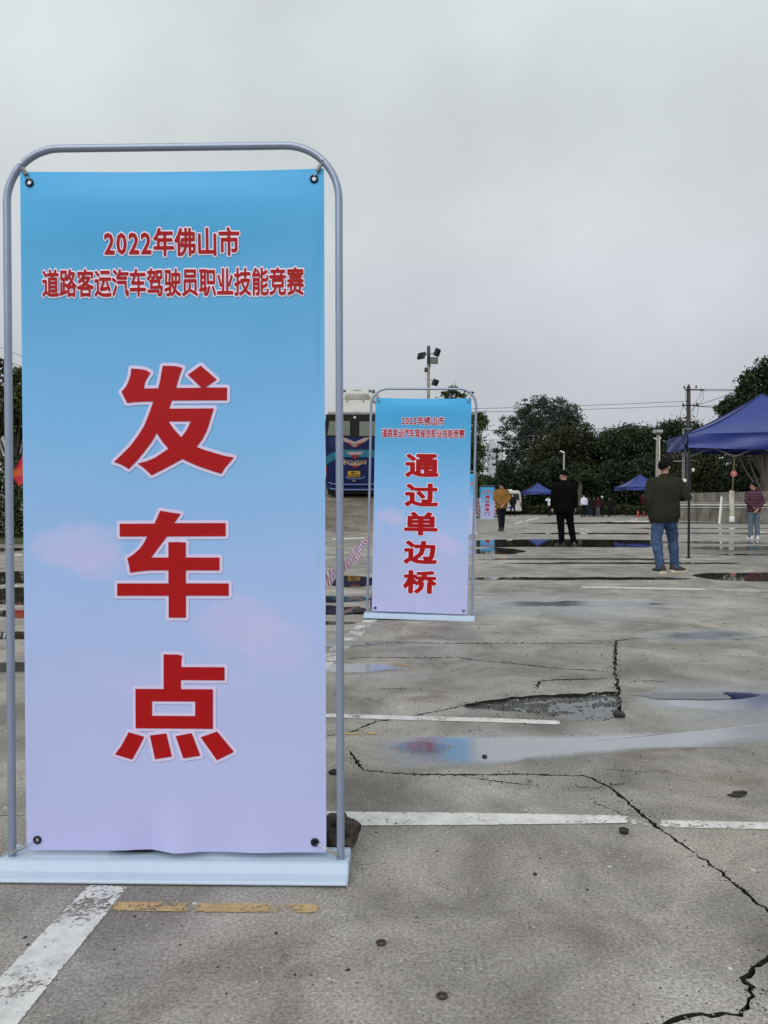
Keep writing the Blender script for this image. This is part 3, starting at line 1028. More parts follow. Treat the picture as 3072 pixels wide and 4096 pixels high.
def banner_stand(loc, rz, roll, label, chars=None, near=False, detail=True, bulge=(0, 0), sag=1.0, zt=1.925):
    root = empty('banner_stand', loc, rz, label, 'banner', 'banner stands along the course')
    root.rotation_euler = (0, roll, rz)
    fn = banner_depth(sag, bulge)
    hw = 0.438; rad = 0.14; tr = 0.0098
    # frame: bent top, two upper and two lower tubes with visible joints
    def arc(cx, cz, a0, a1, n=12):
        return [(cx + rad * math.cos(R(a0 + (a1 - a0) * i / n)), 0, cz + rad * math.sin(R(a0 + (a1 - a0) * i / n))) for i in range(n + 1)]
    m = MB()
    zj = 1.772; zj2 = 0.862
    path = [(-hw, 0, zj)] + arc(-hw + rad, zt - rad, 180, 90) + arc(hw - rad, zt - rad, 90, 0) + [(hw, 0, zj)]
    m.tube(path, tr, 14)
    m.build('top_arch', M_STEEL, root, smooth=True)
    for s_ in (-1, 1):
        m = MB(); m.tube([(s_ * hw, 0, zj2 + 0.001), (s_ * hw, 0, zj - 0.002)], tr * 1.03, 14); m.build('upper_tube', M_STEEL, root, True)
        m = MB(); m.tube([(s_ * hw, 0, 0.035), (s_ * hw, 0, zj2 - 0.002)], tr * 1.06, 14); m.build('lower_tube', M_STEEL, root, True)
        if detail:
            m = MB(); m.tube([(s_ * hw, 0, zj2 - 0.004), (s_ * hw, 0, zj2 + 0.003)], tr * 1.13, 14); m.build('tube_joint', M_WIRE, root, True)
            m = MB(); m.ball((s_ * 0.397, -tr * 0.95, zt - 0.041), 0.0045, 8, 6); m.build('rivet', M_WHITE, root, True)
    # base
    m = MB()
    prof = [(-.062, 0), (-.062, .0045), (-.078, .005), (-.078, .008), (-.074, .013), (-.066, .0165), (-.052, .022), (-.034, .040), (-.028, .043), (-.016, .043), (-.012, .037), (.040, .037), (.044, .043), (.056, .043), (.066, .030), (.078, .008), (.078, 0)]
    m.prism(prof, -0.459, 0.459, 'x')
    m.build('base', M_BASE, root)
    for s_ in (-1, 1):
        m = MB(); m.prism([(-.077, .001), (-.073, .012), (-.034, .0385), (.055, .0415), (.076, .008), (.076, .001)], s_ * 0.4595, s_ * 0.4615, 'x')
        m.build('end_cap', M_BASE, root)
    # the printed sheet with eyelet holes
    ez0, ez1 = 0.082, 1.818
    eyes = [(-0.374, ez1), (0.374, ez1 + .002), (-0.370, ez0), (0.370, ez0)]
    er = 0.0062
    tops = [(0.4 - 0.8 * i / 16, 1.848 - 0.006 * math.sin(PI * i / 16)) for i in range(17)]
    bots = [(-0.4 + 0.8 * i / 24, 0.054) for i in range(25)]
    outer_ = bots + tops
    hs = [[(ex + er * math.cos(2 * PI * k / 14), ezz + er * math.sin(2 * PI * k / 14)) for k in range(14)] for ex, ezz in eyes]
    st = 0.022 if near else 0.04
    ext = [(x, z) for x in np.arange(-0.385, 0.39, st) for z in np.arange(0.07, 1.84, st) if all((x - a) ** 2 + (z - b) ** 2 > 0.0002 for a, b in eyes)]
    V_, K_, _, _ = cdt_faces(outer_, hs, ext)
    me = bpy.data.meshes.new('printed_sheet')
    me.from_pydata([(v.x, fn(v.x, v.y) - 0.001, v.y) for v in V_], [], K_)
    me.update()
    if sum(p.normal.y for p in me.polygons) > 0: me.flip_normals()
    me.polygons.foreach_set('use_smooth', [True] * len(me.polygons))
    link('printed_sheet', me, M_BANNER, root)
    # print
    e1 = 0.0015 if near else 0.003
    def put(s, px0, py0, px1, py1, bold, ol, nm):
        x0, z1 = b1(px0, py0); x1, z0 = b1(px1, py1)
        flat_text(s, (x0, z0, x1, z1), ol, fn, -0.001 - e1, nm + '_outline', M_OUTW, root, bold)
        flat_text(s, (x0, z0, x1, z1), bold, fn, -0.001 - 2 * e1, nm, M_RED, root, bold)
    put(HEAD1, 420, 922, 960, 1034, 0.026, 0.076, 'heading_lettering')
    put(HEAD2, 170, 1079, 1216, 1192, 0.024, 0.074, 'heading_lettering')
    if chars == 'big':
        for P in BIGCH:
            for off, yy, nm, mt in ((0.0085, e1, 'character_outline', M_OUT), (0.0, 2 * e1, 'printed_character', M_RED)):
                v, f = poly_verts(P, off)
                me = bpy.data.meshes.new(nm); me.from_pydata([(a, fn(a, b) - 0.001 - yy, b) for a, b in v], [], f); me.update()
                if sum(p.normal.y * p.area for p in me.polygons) > 0: me.flip_normals()
                link(nm, me, mt, root)
    elif chars:
        for (ch, (x0, z0, x1, z1)) in chars:
            for off, yy, nm, mt in ((0.066, e1, 'character_outline', M_OUTW), (0.042, 2 * e1, 'printed_character', M_RED)):
                flat_text(ch, (x0, z0, x1, z1), off, fn, -0.001 - yy, nm, mt, root, 0.042)
    for i, (ex, ezz) in enumerate(eyes):
        m = MB()
        d = fn(ex, ezz)
        pts = [(ex + (er + .002) * math.cos(2 * PI * k / 20), d - .0035, ezz + (er + .002) * math.sin(2 * PI * k / 20)) for k in range(21)]
        m.tube(pts, 0.0031, 8, caps=False)
        m.build('eyelet', M_EYE, root, True)
        if detail:
            m = MB()
            s_ = -1 if ex < 0 else 1
            if ezz > 1: a = (s_ * 0.394, -.008, zt - 0.050); b = (ex, d - .006, ezz + er)
            else: a = (s_ * hw, -0.012, 0.050); b = (ex + s_ * er, d - .006, ezz - 0.003)
            spring(m, a, b, 0.0052, 0.0009, 11)
            m.build('spring', M_WIRE, root, True)
    return root


banner_stand((-0.552, 2.026, 0.0), R(-1.35), R(-0.12), 'near tall banner with large red 发车点 printed on blue to lilac', 'big', near=True, bulge=(0.0, 0.016), zt=1.909)
ch2 = []
for i, c_ in enumerate('通过单边桥'):
    zc = [1.286, 1.040, 0.800, 0.560, 0.312][i]
    ch2.append((c_, (-0.141, zc - 0.098, 0.141, zc + 0.098)))
banner_stand((gp(1676, 2484).x * 6.43 / gp(1676, 2484).y, 6.43, 0), R(-6.0), R(1.1), 'second banner with red 通过单边桥, beside the barrier tape', ch2, near=True, bulge=(0.02, 0.010))
banner_stand((at(1850, 2009, 23.5).x, 23.5, 0), R(-2), 0, 'pale blue banner mostly hidden behind the second banner', None, detail=False)
ch4 = []
for i, c_ in enumerate('通过限宽门'):
    zc = 1.286 - i * 0.244
    ch4.append((c_, (-0.135, zc - 0.095, 0.135, zc + 0.095)))
banner_stand((at(1949, 2009, 44.5).x, 44.5, 0), R(-3), 0, 'farthest banner with red 通过限宽门, left of the man in mustard', ch4, detail=False)

# ------------------------------------------------------------------ rocks, chips, washers
def rock(name, loc, size, mat, label, cat, group=None, seed=0, sub=3, rz=0.0, rough=0.35):
    bm = bmesh.new(); bmesh.ops.create_icosphere(bm, subdivisions=sub, radius=0.5)
    for v in bm.verts:
        p = v.co.copy()
        n1 = noise.noise(p * 2.2 + Vector((seed, 0, 0))); n2 = noise.noise(p * 6 + Vector((0, seed, 0)))
        n3 = abs(noise.noise(p * 3.3 + Vector((seed, seed, 3))))
        v.co = p * (1 + rough * n1 + rough * 0.35 * n2 - rough * 0.5 * n3)
    for v in bm.verts:
        v.co = Vector((v.co.x * size[0], v.co.y * size[1], max(v.co.z, -0.36) * size[2]))
    zmin = min(v.co.z for v in bm.verts)
    for v in bm.verts: v.co.z -= zmin
    me = bpy.data.meshes.new(name); bm.to_mesh(me); bm.free()
    o = link(name, me, mat); o.location = loc; o.rotation_euler.z = rz
    return tag(o, label, cat, group)


rock('weight_rock', (at(1348, 3400, 2.12).x, 2.14, 0.02), (0.118, 0.10, 0.098), M_ROCK, 'craggy dark rock behind the right end of the near banner base', 'rock', seed=4, sub=4, rough=0.6)
rock('weight_rock', (at(640, 3400, 2.12).x, 2.105, 0.036), (0.26, 0.10, 0.10), M_ROCK, 'dark rock behind the left half of the near banner, glimpsed under its hem', 'rock', seed=9, sub=4, rough=0.5)
rock('weight_rock', (at(1110, 3400, 2.12).x, 2.105, 0.036), (0.27, 0.10, 0.09), M_ROCK, 'dark rock behind the right half of the near banner, glimpsed under its hem', 'rock', seed=14, sub=4, rough=0.5)
rock('weight_rock', (gp(1440, 2462).x, gp(1440, 2455).y, 0), (0.14, 0.10, 0.065), M_BLACK, 'low black lump beside the left foot of the second banner', 'rock', seed=3)
rock('stone', gp(2120, 3128), (0.022, 0.018, 0.018), M_ROCK2, 'small pointed grey stone just below the long crack', 'stone', seed=21, sub=2)
rock('stone', gp(1332, 3096), (0.035, 0.03, 0.022), M_DARKCHIP, 'black lump beside the right tube of the near banner', 'stone', seed=22, sub=2)
rock('stone', gp(1938, 3032), (0.022, 0.02, 0.015), M_DARKCHIP, 'black stone lying in the near puddle', 'stone', seed=23, sub=2)
rock('stone', gp(2140, 3500), (0.012, 0.012, 0.007), M_DARKCHIP, 'small dark chip alone on the bare concrete right of the banner base', 'stone', seed=24, sub=2)
rock('stone', gp(1720, 3695), (0.010, 0.010, 0.006), M_ROCK2, 'small pale grey chip lying above right of the left rusty washer', 'stone', seed=25, sub=2)
rock('stone', gp(2475, 2868), (0.06, 0.05, 0.03), M_DARKCHIP, 'black chunk at the right corner of the sunken patch', 'stone', seed=26, sub=2)

m = MB()
for (cz, r_) in ((0.000, 0.0135), (0.008, 0.014)):
    pass
m.loft([(0, 0, 0, .0125, .0125), (0, 0, .009, .0125, .0125)], 16)
m.mi = 0
m.tube([(0.0125 * math.cos(2 * PI * k / 20), 0.0125 * math.sin(2 * PI * k / 20), 0.010) for k in range(21)], 0.0025, 6, caps=False)
o = m.build('bottle_cap', M_DARKCHIP, smooth=True); o.location = gp(2496, 3332)
tag(o, 'round black cap lying below the end of the white line', 'cap')
for (u, v, lab) in ((1525, 3775, 'rusty iron washer on the concrete below the yellow line'), (1768, 3988, 'dark iron washer nearest the bottom edge')):
    m = MB(); m.tube([(0.0085 * math.cos(2 * PI * k / 20), 0.0085 * math.sin(2 * PI * k / 20), 0.003) for k in range(21)], 0.0032, 8, caps=False, flat=0.9)
    o = m.build('washer', M_RUST, smooth=True); o.location = gp(u, v); tag(o, lab, 'washer')
# torn bit of black plastic on the right
m = MB()
P = gp(2950, 3187)
for (a, b, c_, d_) in (((-.035, .0), (0.0, .014), (.03, .004), (.0, -.012)), ((-.01, .016), (.03, .022), (.038, .012), (.0, .006))):
    q = [Vector((x, y, 0)) for x, y in (a, b, c_, d_)]
    m.prism([(p.x, p.y) for p in q], 0.004, 0.008 + random.uniform(0, .004), 'z')
o = m.build('plastic_scrap', M_DARKCHIP); o.location = P; o.rotation_euler = (R(6), 0, 0)
tag(o, 'torn scrap of flat black plastic at the right of the lot', 'scrap')

# chips one can pick out near by, sharing three meshes
chip_me = []
for s_ in range(4):
    bm = bmesh.new(); bmesh.ops.create_icosphere(bm, subdivisions=1, radius=0.5)
    for v in bm.verts:
        v.co *= 1 + 0.5 * noise.noise(v.co * 3 + Vector((s_ * 5, 0, 0))); v.co.z = max(v.co.z, -0.2) * 0.7
    me = bpy.data.meshes.new('chip'); bm.to_mesh(me); bm.free(); me.materials.append(M_DARKCHIP if s_ < 3 else M_ROCK2); chip_me.append(me)
rr = random.Random(5)
spots = [(1505, 3330), (1750, 3405), (1455, 3250), (1660, 3127), (1845, 3168), (1960, 3137), (2160, 3433), (1490, 3655), (1665, 3670), (1670, 3688), (2740, 3292), (2266, 3083), (1900, 2955), (1880, 2925), (2100, 2895),
         (1915, 2910), (1920, 2920), (1780, 2952), (2290, 2943), (2380, 2990), (2740, 2545), (2800, 2625), (2960, 2618), (1770, 2578), (1830, 2575), (2030, 2570), (2310, 2573), (1670, 2520), (1600, 2516), (1700, 2530), (1345, 2430), (1370, 2480),
         (540, 3665), (725, 3702), (1105, 3733), (1250, 3730), (455, 3800), (720, 3780), (870, 3868), (1260, 3822), (775, 3958), (905, 3975), (1180, 3900), (222, 4030), (1390, 3880), (1245, 3900), (100, 3750), (70, 3720), (110, 3780),
         (2905, 2270), (2650, 2440), (2210, 2440), (2160, 2480), (2560, 2500), (2950, 3540), (2860, 3600), (3030, 3490), (2560, 3240), (2350, 3560), (1990, 3900)]
for i, (u, v) in enumerate(spots):
    o = bpy.data.objects.new('chip', chip_me[i % 4]); COL.objects.link(o)
    p = gp(u, v); o.location = p
    s_ = rr.uniform(.0045, .009) * (1 + 0.22 * max(0, p.y - 2)) * (1.25 if p.y > 3 else 1)
    o.scale = (s_ * rr.uniform(.8, 1.5), s_, s_ * rr.uniform(.7, 1.1)); o.rotation_euler.z = rr.uniform(0, 6)
    pale = i % 4 == 3
    tag(o, 'small pale stone chip scattered on the wet concrete' if pale else 'small black stone chip scattered on the wet concrete', 'stone chip', 'pale stone chips' if pale else 'black stone chips')
# finer debris nobody could count
m = MB()
tetra = [Vector((1, 0, 0)), Vector((-.5, .87, 0)), Vector((-.5, -.87, 0)), Vector((0, 0, 1))]
for i in range(2600):
    if i < 900:
        u = rr.uniform(1300, 3150); v = rr.uniform(2380, 3150)
    elif i < 1500:
        u = rr.uniform(1950, 2490); v = rr.uniform(2765, 2885)
    else:
        u = rr.uniform(-50, 3150); v = 2150 + rr.random() ** 1.1 * 1950
    p = gp(u, v)
    s_ = rr.uniform(.0008, .0028) * (1 + 0.42 * max(0, p.y - 1.8))
    if inpoly(p.x, p.y, pot): p.z = potz(p.x, p.y); s_ *= rr.uniform(1, 2.2)
    a = rr.uniform(0, 6.3); Rz = Matrix.Rotation(a, 3, 'Z')
    m.mi = 0 if rr.random() < 0.72 else 1
    m.add([p + Rz @ Vector((q.x * s_ * rr.uniform(.7, 1.6), q.y * s_, q.z * s_ * rr.uniform(.5, 1.1))) for q in tetra], [(0, 1, 3), (1, 2, 3), (2, 0, 3)])
for (px, w) in CR:
    L_ = jag([gp(*p) for p in px], 0.02, 0.0, 1)
    for p0 in L_:
        if p0.y > 7: continue
        for _k in range(3):
            p = p0 + Vector((rr.gauss(0, .020), rr.gauss(0, .016), 0)); s_ = rr.uniform(.0012, .0042) * (1 + .25 * max(0, p.y - 2))
            Rz = Matrix.Rotation(rr.uniform(0, 6.3), 3, 'Z'); m.mi = 0 if rr.random() < .8 else 1
            m.add([p + Rz @ Vector((q.x * s_ * rr.uniform(.7, 1.6), q.y * s_, q.z * s_ * rr.uniform(.4, .9))) for q in tetra], [(0, 1, 3), (1, 2, 3), (2, 0, 3)])
tag(m.build('debris', [M_DARKCHIP, M_ROCK2]), 'fine black and grey grit strewn over the concrete', 'grit', kind='stuff')

# ------------------------------------------------------------------ barrier tape and the barrier behind the second banner
def make_tape():
    q = NT('red_white_tape')
    u = q.n('ShaderNodeAttribute', attribute_name='along').outputs['Fac']
    v = q.n('ShaderNodeAttribute', attribute_name='across').outputs['Fac']
    w = q.math('FRACT', q.math('ADD', q.math('DIVIDE', u, 0.11), q.math('MULTIPLY', v, 0.35)))
    st = q.mr(q.math('ABSOLUTE', q.math('SUBTRACT', w, 0.5)), 0.23, 0.26)
    n_ = q.mr(q.noise(q.obj(), 60, 3), 0.35, 0.65, 0.75, 1.0)
    q.color(q.mix(st, (0.36, 0.045, 0.05), q.mix(n_, (0.52, 0.46, 0.48), (0.70, 0.66, 0.68))))
    q.set(Roughness=0.35)
    return q.m
M_TAPE = make_tape()
P = [at(1474, 2150, 6.42), at(1440, 2192, 5.9), at(1400, 2240, 5.2), at(1350, 2290, 4.6), at(1306, 2322, 4.1), at(1240, 2370, 3.7), at(1100, 2470, 3.3)]
P.append(Vector((P[-1].x - .12, 3.1, 0.25))); P.append(Vector((P[-1].x - .10, 2.95, 0.02))); P.append(Vector((P[-1].x - .35, 2.9, 0.012)))
def catmull(P, n):
    out = []
    for i in range(len(P) - 1):
        a = P[max(i - 1, 0)]; b = P[i]; c_ = P[i + 1]; d = P[min(i + 2, len(P) - 1)]
        for k in range(n):
            t = k / n
            out.append(0.5 * ((2 * b) + (c_ - a) * t + (2 * a - 5 * b + 4 * c_ - d) * t * t + (-a + 3 * b - 3 * c_ + d) * t ** 3))
    out.append(P[-1]); return out
path = catmull(P, 10)
vs = []; al = []; ac = []
L = 0; W = 6
for i, p in enumerate(path):
    if i: L += (p - path[i - 1]).length
    T = (path[min(i + 1, len(path) - 1)] - path[max(i - 1, 0)]).normalized()
    up = Vector((0, 0, 1)); side = (up - T * up.dot(T)).normalized(); nrm = T.cross(side)
    tw = 0.15 + 0.35 * math.sin(L * 2.6) if p.z > .2 else 1.5
    side2 = side * math.cos(tw) + nrm * math.sin(tw)
    wid = 0.085 * min(1, 0.25 + L / 1.0) if L < 1.0 else 0.085
    for k in range(W + 1):
        t = k / W - .5
        vs.append(p + side2 * (t * wid) + nrm * (0.006 * math.cos(t * 8 + L * 9)) + Vector((0, 0, 0.003 * math.sin(L * 60 + t * 3))))
        al.append(L); ac.append(t + .5)
fs = [(i * (W + 1) + k, i * (W + 1) + k + 1, (i + 1) * (W + 1) + k + 1, (i + 1) * (W + 1) + k) for i in range(len(path) - 1) for k in range(W)]
me = bpy.data.meshes.new('barrier_tape'); me.from_pydata(vs, [], fs)
a = me.attributes.new('along', 'FLOAT', 'POINT'); a.data.foreach_set('value', al)
a = me.attributes.new('across', 'FLOAT', 'POINT'); a.data.foreach_set('value', ac)
me.polygons.foreach_set('use_smooth', [True] * len(me.polygons))
tag(link('barrier_tape', me, M_TAPE), 'faded red and white barrier tape tied to the left tube of the second banner', 'tape')

M_CONERED = plain('red_orange_plastic', (0.42, 0.018, 0.012), 0.4, var=0.15)
M_PALEPLAST = plain('dirty_white_plastic', (0.52, 0.48, 0.56), 0.5, var=0.15)
bx_ = at(1606, 2009, 6.95).x
rt = empty('crowd_barrier', (bx_, 6.97, 0), 0, 'red and white plastic barrier with a black foot behind the second banner', 'barrier')
m = MB(); m.rbox((0, 0, .065), (.56, .30, .13), .012); m.build('foot', M_BLACK, rt, True)
m = MB(); m.loft([(0, 0, .131, .275, .10), (0, 0, .245, .255, .09)], 24, power=6); m.build('red_band', M_CONERED, rt, True)
m = MB(); m.loft([(0, 0, .247, .265, .095), (0, 0, .262, .265, .095), (0, 0, .50, .245, .07), (0, 0, .53, .20, .05)], 24, power=6); m.build('body', M_PALEPLAST, rt, True)

# ------------------------------------------------------------------ coach on the ramp
BY = 32.0
MPP = BY / FPX
bus_x = at(1421, 2009, BY).x
zb = (BY - RY0) * SLOPE
bus = empty('coach', (bus_x, BY, zb), 0, 'dark blue coach with white roof seen from behind on the ramp', 'coach')
bus.rotation_euler = (math.atan(SLOPE), 0, 0)
M_NAVY = plain('navy_coach_paint', (0.008, 0.014, 0.070), 0.5, var=0.35, scale=1.5, spec=0.2)
M_NAVYL = plain('light_blue_trim', (0.06, 0.10, 0.25), 0.3)
M_TEAL = plain('teal_stripe_paint', (0.018, 0.14, 0.22), 0.3)
M_COACHW = plain('off_white_roof_paint', (0.42, 0.42, 0.40), 0.45, var=0.12, scale=2)
M_DIRTY = plain('dusty_grey_roof', (0.30, 0.29, 0.27), 0.6, var=0.35, scale=4)
M_GLASSD = plain('dark_glass', (0.008, 0.008, 0.009), 0.08)
M_CURTAIN = plain('grey_green_curtain', (0.17, 0.19, 0.16), 0.8, var=0.15, scale=6)
M_PLATE = plain('yellow_plate', (0.45, 0.26, 0.012), 0.4)
M_GOLD = plain('dull_gold_lettering', (0.34, 0.24, 0.15), 0.45)
M_REDP = plain('red_stripe_paint', (0.26, 0.012, 0.016), 0.35)
M_PINKP = plain('pale_stripe_paint', (0.36, 0.27, 0.28), 0.35)
HWB = 1.23; LEN = 11.0
def bz(py): return (1940 - py) * MPP + 0.35
def bxx(px): return (px - 1421) * MPP
m = MB()
zs0, zs1 = 0.35, bz(1640)
def ring(y, hw, z0, z1, cap):
    return None
# body side profile as lofted cross sections along the length
secs = []
def section(y, hw, z0, z1, roof, inset):
    return [(-hw + .03, y, z0), (-hw, y, z0 + .25), (-hw, y, z1 - .35), (-hw + .05, y, z1), (-hw + inset, y, z1 + roof * .6), (-hw + inset + .25, y, z1 + roof),
            (hw - inset - .25, y, z1 + roof), (hw - inset, y, z1 + roof * .6), (hw - .05, y, z1), (hw, y, z1 - .35), (hw, y, z0 + .25), (hw - .03, y, z0)]
yy = [(0.0, HWB - .06, .40, zs1 - .02, .02, .06), (0.06, HWB - .02, .36, zs1, .08, .12), (0.20, HWB, .35, zs1 + .02, .20, .24), (0.5, HWB, .35, zs1 + .05, .36, .42), (1.2, HWB, .35, zs1 + .05, .42, .45), (LEN - .6, HWB, .35, zs1 + .05, .42, .45), (LEN - .1, HWB - .05, .35, zs1 - .1, .25, .4), (LEN, HWB - .1, .4, zs1 - .4, .1, .3)]
secs = [section(*a) for a in yy]
nn = len(secs[0])
body = MB(); body.v = [p for s_ in secs for p in s_]
for i in range(len(secs) - 1):
    for k in range(nn):
        k2 = (k + 1) % nn
        body.f.append((i * nn + k, i * nn + k2, (i + 1) * nn + k2, (i + 1) * nn + k))
        body.m.append(1 if 3 <= k <= 7 else 0)
body.f.append(tuple(range(nn))); body.m.append(0)
body.f.append(tuple((len(secs) - 1) * nn + k for k in range(nn - 1, -1, -1))); body.m.append(0)
body.build('body', [M_NAVY, M_COACHW], bus, True)
# roof cap rear dusty lip, hatch and air conditioner
m = MB(); m.rbox((0, 0.10, zs1 + .05), (2.2, .22, .12), .04); m.build('rear_roof_lip', M_DIRTY, bus, True)
ac0 = 3.0
m = MB(); m.loft([(0, ac0 + .95, zs1 + .42, 1.02, .95), (0, ac0 + .95, zs1 + .62, .98, .93), (0, ac0 + .98, zs1 + .82, .80, .80), (0, ac0 + 1, zs1 + .86, .72, .74)], 32, power=5)
m.build('air_conditioner', M_COACHW, bus, True)
m = MB(); m.rbox((0, ac0 - .02, zs1 + .60), (1.05, .10, .26), .03); m.build('air_conditioner_grille', M_DIRTY, bus, True)
for (x, w) in ((0, .36), (-.72, .12), (-.56, .12), (.56, .12), (.72, .12)):
    m = MB(); m.box((x, ac0 + .27, zs1 + .835), (w, .2, .03), Matrix.Rotation(R(25), 3, 'X')); m.build('vent', M_GLASSD, bus)
m = MB()
m.tube([(-.38, .75, zs1 + .45), (-.32, .72, zs1 + .56), (0, .70, zs1 + .60), (.32, .72, zs1 + .56), (.38, .75, zs1 + .45)], .035, 8)
m.build('roof_hatch_rail', plain('tan_rail', (.30, .26, .19), .6), bus, True)
# rear window band
yr = -0.012
def panel(name, pts, mat, y=0.0, th=0.02, parent=bus):
    mm = MB(); mm.prism([(bxx(a), bz(b)) for a, b in pts], y - th, y + .03, 'y'); return mm.build(name, mat, parent)
rw = panel('rear_window', [(1312, 1642), (1530, 1642), (1534, 1728), (1308, 1728)], M_GLASSD, 0, .012)
panel('curtain', [(1322, 1666), (1402, 1666), (1402, 1722), (1313, 1722)], M_CURTAIN, 0, .02, rw)
panel('curtain', [(1440, 1668), (1520, 1668), (1528, 1724), (1439, 1724)], M_CURTAIN, 0, .02, rw)
panel('brake_lamp', [(1417, 1648), (1426, 1648), (1426, 1655), (1417, 1655)], M_WHITE, 0, .03)
# stripes
panel('teal_stripe', [(1306, 1806), (1330, 1792), (1352, 1784), (1380, 1776), (1490, 1778), (1520, 1790), (1536, 1802), (1536, 1838), (1515, 1820), (1490, 1808), (1380, 1808), (1352, 1812), (1326, 1826), (1306, 1840)], M_TEAL, 0, .010)
for (a, b, c_, d) in ((1731, 1772, 62, 'v'), (1787, 1816, 36, 't'), (1833, 1853, 30, 't')):
    if d == 'v':
        panel('chevron', [(1421 - c_, a), (1421 - c_ + 22, a), (1421, a + 17), (1421 + c_ - 22, a), (1421 + c_, a), (1421 + c_ * .62, a + 17), (1421 + 10, a + 24), (1421, a + 27), (1421 - 10, a + 24), (1421 - c_ * .62, a + 17)], M_PINKP, 0, .014)
        panel('chevron', [(1421 - 38, a + 17.5), (1421 - 10, a + 24.5), (1421, a + 27.5), (1421 + 10, a + 24.5), (1421 + 38, a + 17.5), (1421, b)], M_REDP, 0, .014)
    else:
        mid = a + (b - a) * .42
        panel('chevron', [(1421 - c_, a), (1421 + c_, a), (1421 + c_ * .58, mid), (1421 - c_ * .58, mid)], M_PINKP, 0, .014)
        panel('chevron', [(1421 - c_ * .56, mid + .5), (1421 + c_ * .56, mid + .5), (1421, b)], M_REDP, 0, .014)
def zero(x, z): return 0.0
flat_text('粤E24500', (bxx(1367), bz(1838), bxx(1466), bz(1818)), 0.03, zero, -.022, 'fleet_lettering', M_GOLD, bus)
# ring emblem
m = MB()
m.tube([(bxx(1419) + .105 * math.cos(2 * PI * k / 24), -.022, bz(1759) + .085 * math.sin(2 * PI * k / 24)) for k in range(25)], .014, 6, caps=False)
m.box((bxx(1419), -.022, bz(1757)), (.14, .02, .022), Matrix.Rotation(R(-10), 3, 'Y')); m.box((bxx(1419), -.022, bz(1762)), (.12, .02, .02), Matrix.Rotation(R(-10), 3, 'Y'))
m.build('ring_emblem', plain('pale_emblem', (.5, .42, .42), .3, metal=.4), bus, True)
pl = panel('licence_plate', [(1392, 1864), (1441, 1864), (1441, 1888), (1392, 1888)], M_PLATE, 0, .02)
flat_text('粤E', (bxx(1404), bz(1873.5), bxx(1428), bz(1866)), 0.03, zero, -.024, 'plate_lettering', M_BLACK, pl)
flat_text('24500', (bxx(1396), bz(1886.5), bxx(1438), bz(1875.5)), 0.03, zero, -.024, 'plate_lettering', M_BLACK, pl)
m = MB(); m.tube([(bxx(1384), -.02, bz(1886)), (bxx(1388), -.05, bz(1892)), (bxx(1400), -.06, bz(1894)), (bxx(1445), -.06, bz(1894)), (bxx(1455), -.05, bz(1890)), (bxx(1459), -.02, bz(1884))], .03, 8); m.build('plate_recess_lip', M_NAVYL, bus, True)
m = MB(); m.ball((bxx(1417), -.02, bz(1902)), (.085, .03, .055)); m.build('badge', plain('grey_badge', (.22, .18, .18), .4), bus, True)
for (pz, dz) in ((1917, .035), (1938, .04)):
    m = MB(); m.tube([(-HWB + .06, .06, bz(pz - 8)), (-HWB + .3, -.05, bz(pz - 2)), (-.5, -.08, bz(pz)), (.5, -.08, bz(pz)), (HWB - .3, -.05, bz(pz - 2)), (HWB - .06, .06, bz(pz - 8))], dz, 8); m.build('bumper_trim', M_NAVYL, bus, True)
m = MB(); m.rbox((0, .12, .47), (2.34, .28, .22), .05); m.build('bumper', M_NAVY, bus, True)
m = MB(); m.box((0, -.012, bz(1776)), (2.25, .03, .012)); m.build('engine_cover_gap', M_BLACK, bus)
for s_ in (-1, 1):
    lm = MB(); lm.rbox((s_ * 1.185, .03, bz(1862)), (.06, .08, .34), .02); lm.build('tail_lamp', M_REDP, bus, True)
    for wy in (3.2, 8.9):
        w_ = MB(); w_.tube([(s_ * .86, wy, .5), (s_ * 1.18, wy, .5)], .5, 24); ty = w_.build('wheel', M_BLACK, bus, True)
        w_ = MB(); w_.tube([(s_ * 1.17, wy, .5), (s_ * 1.20, wy, .5)], .28, 20); w_.build('rim', M_GREYMETAL, ty, True)
    for k in range(6):
        w_ = MB(); w_.rbox((s_ * (HWB + .004), 1.5 + k * 1.5, bz(1690)), (.03, 1.38, .95), .01); w_.build('side_window', M_GLASSD, bus)
m = MB(); m.box((0, 5.0, .27), (2.2, 9.4, .30)); m.build('chassis_shade_block', M_BLACK, bus)  # chassis as a low black box, standing in for the shade under the coach
for s_ in (-1, 1):
    m = MB(); m.rbox((s_ * .95, .9, .16), (.5, .03, .30), .01); m.build('mud_flap', M_BLACK, bus)

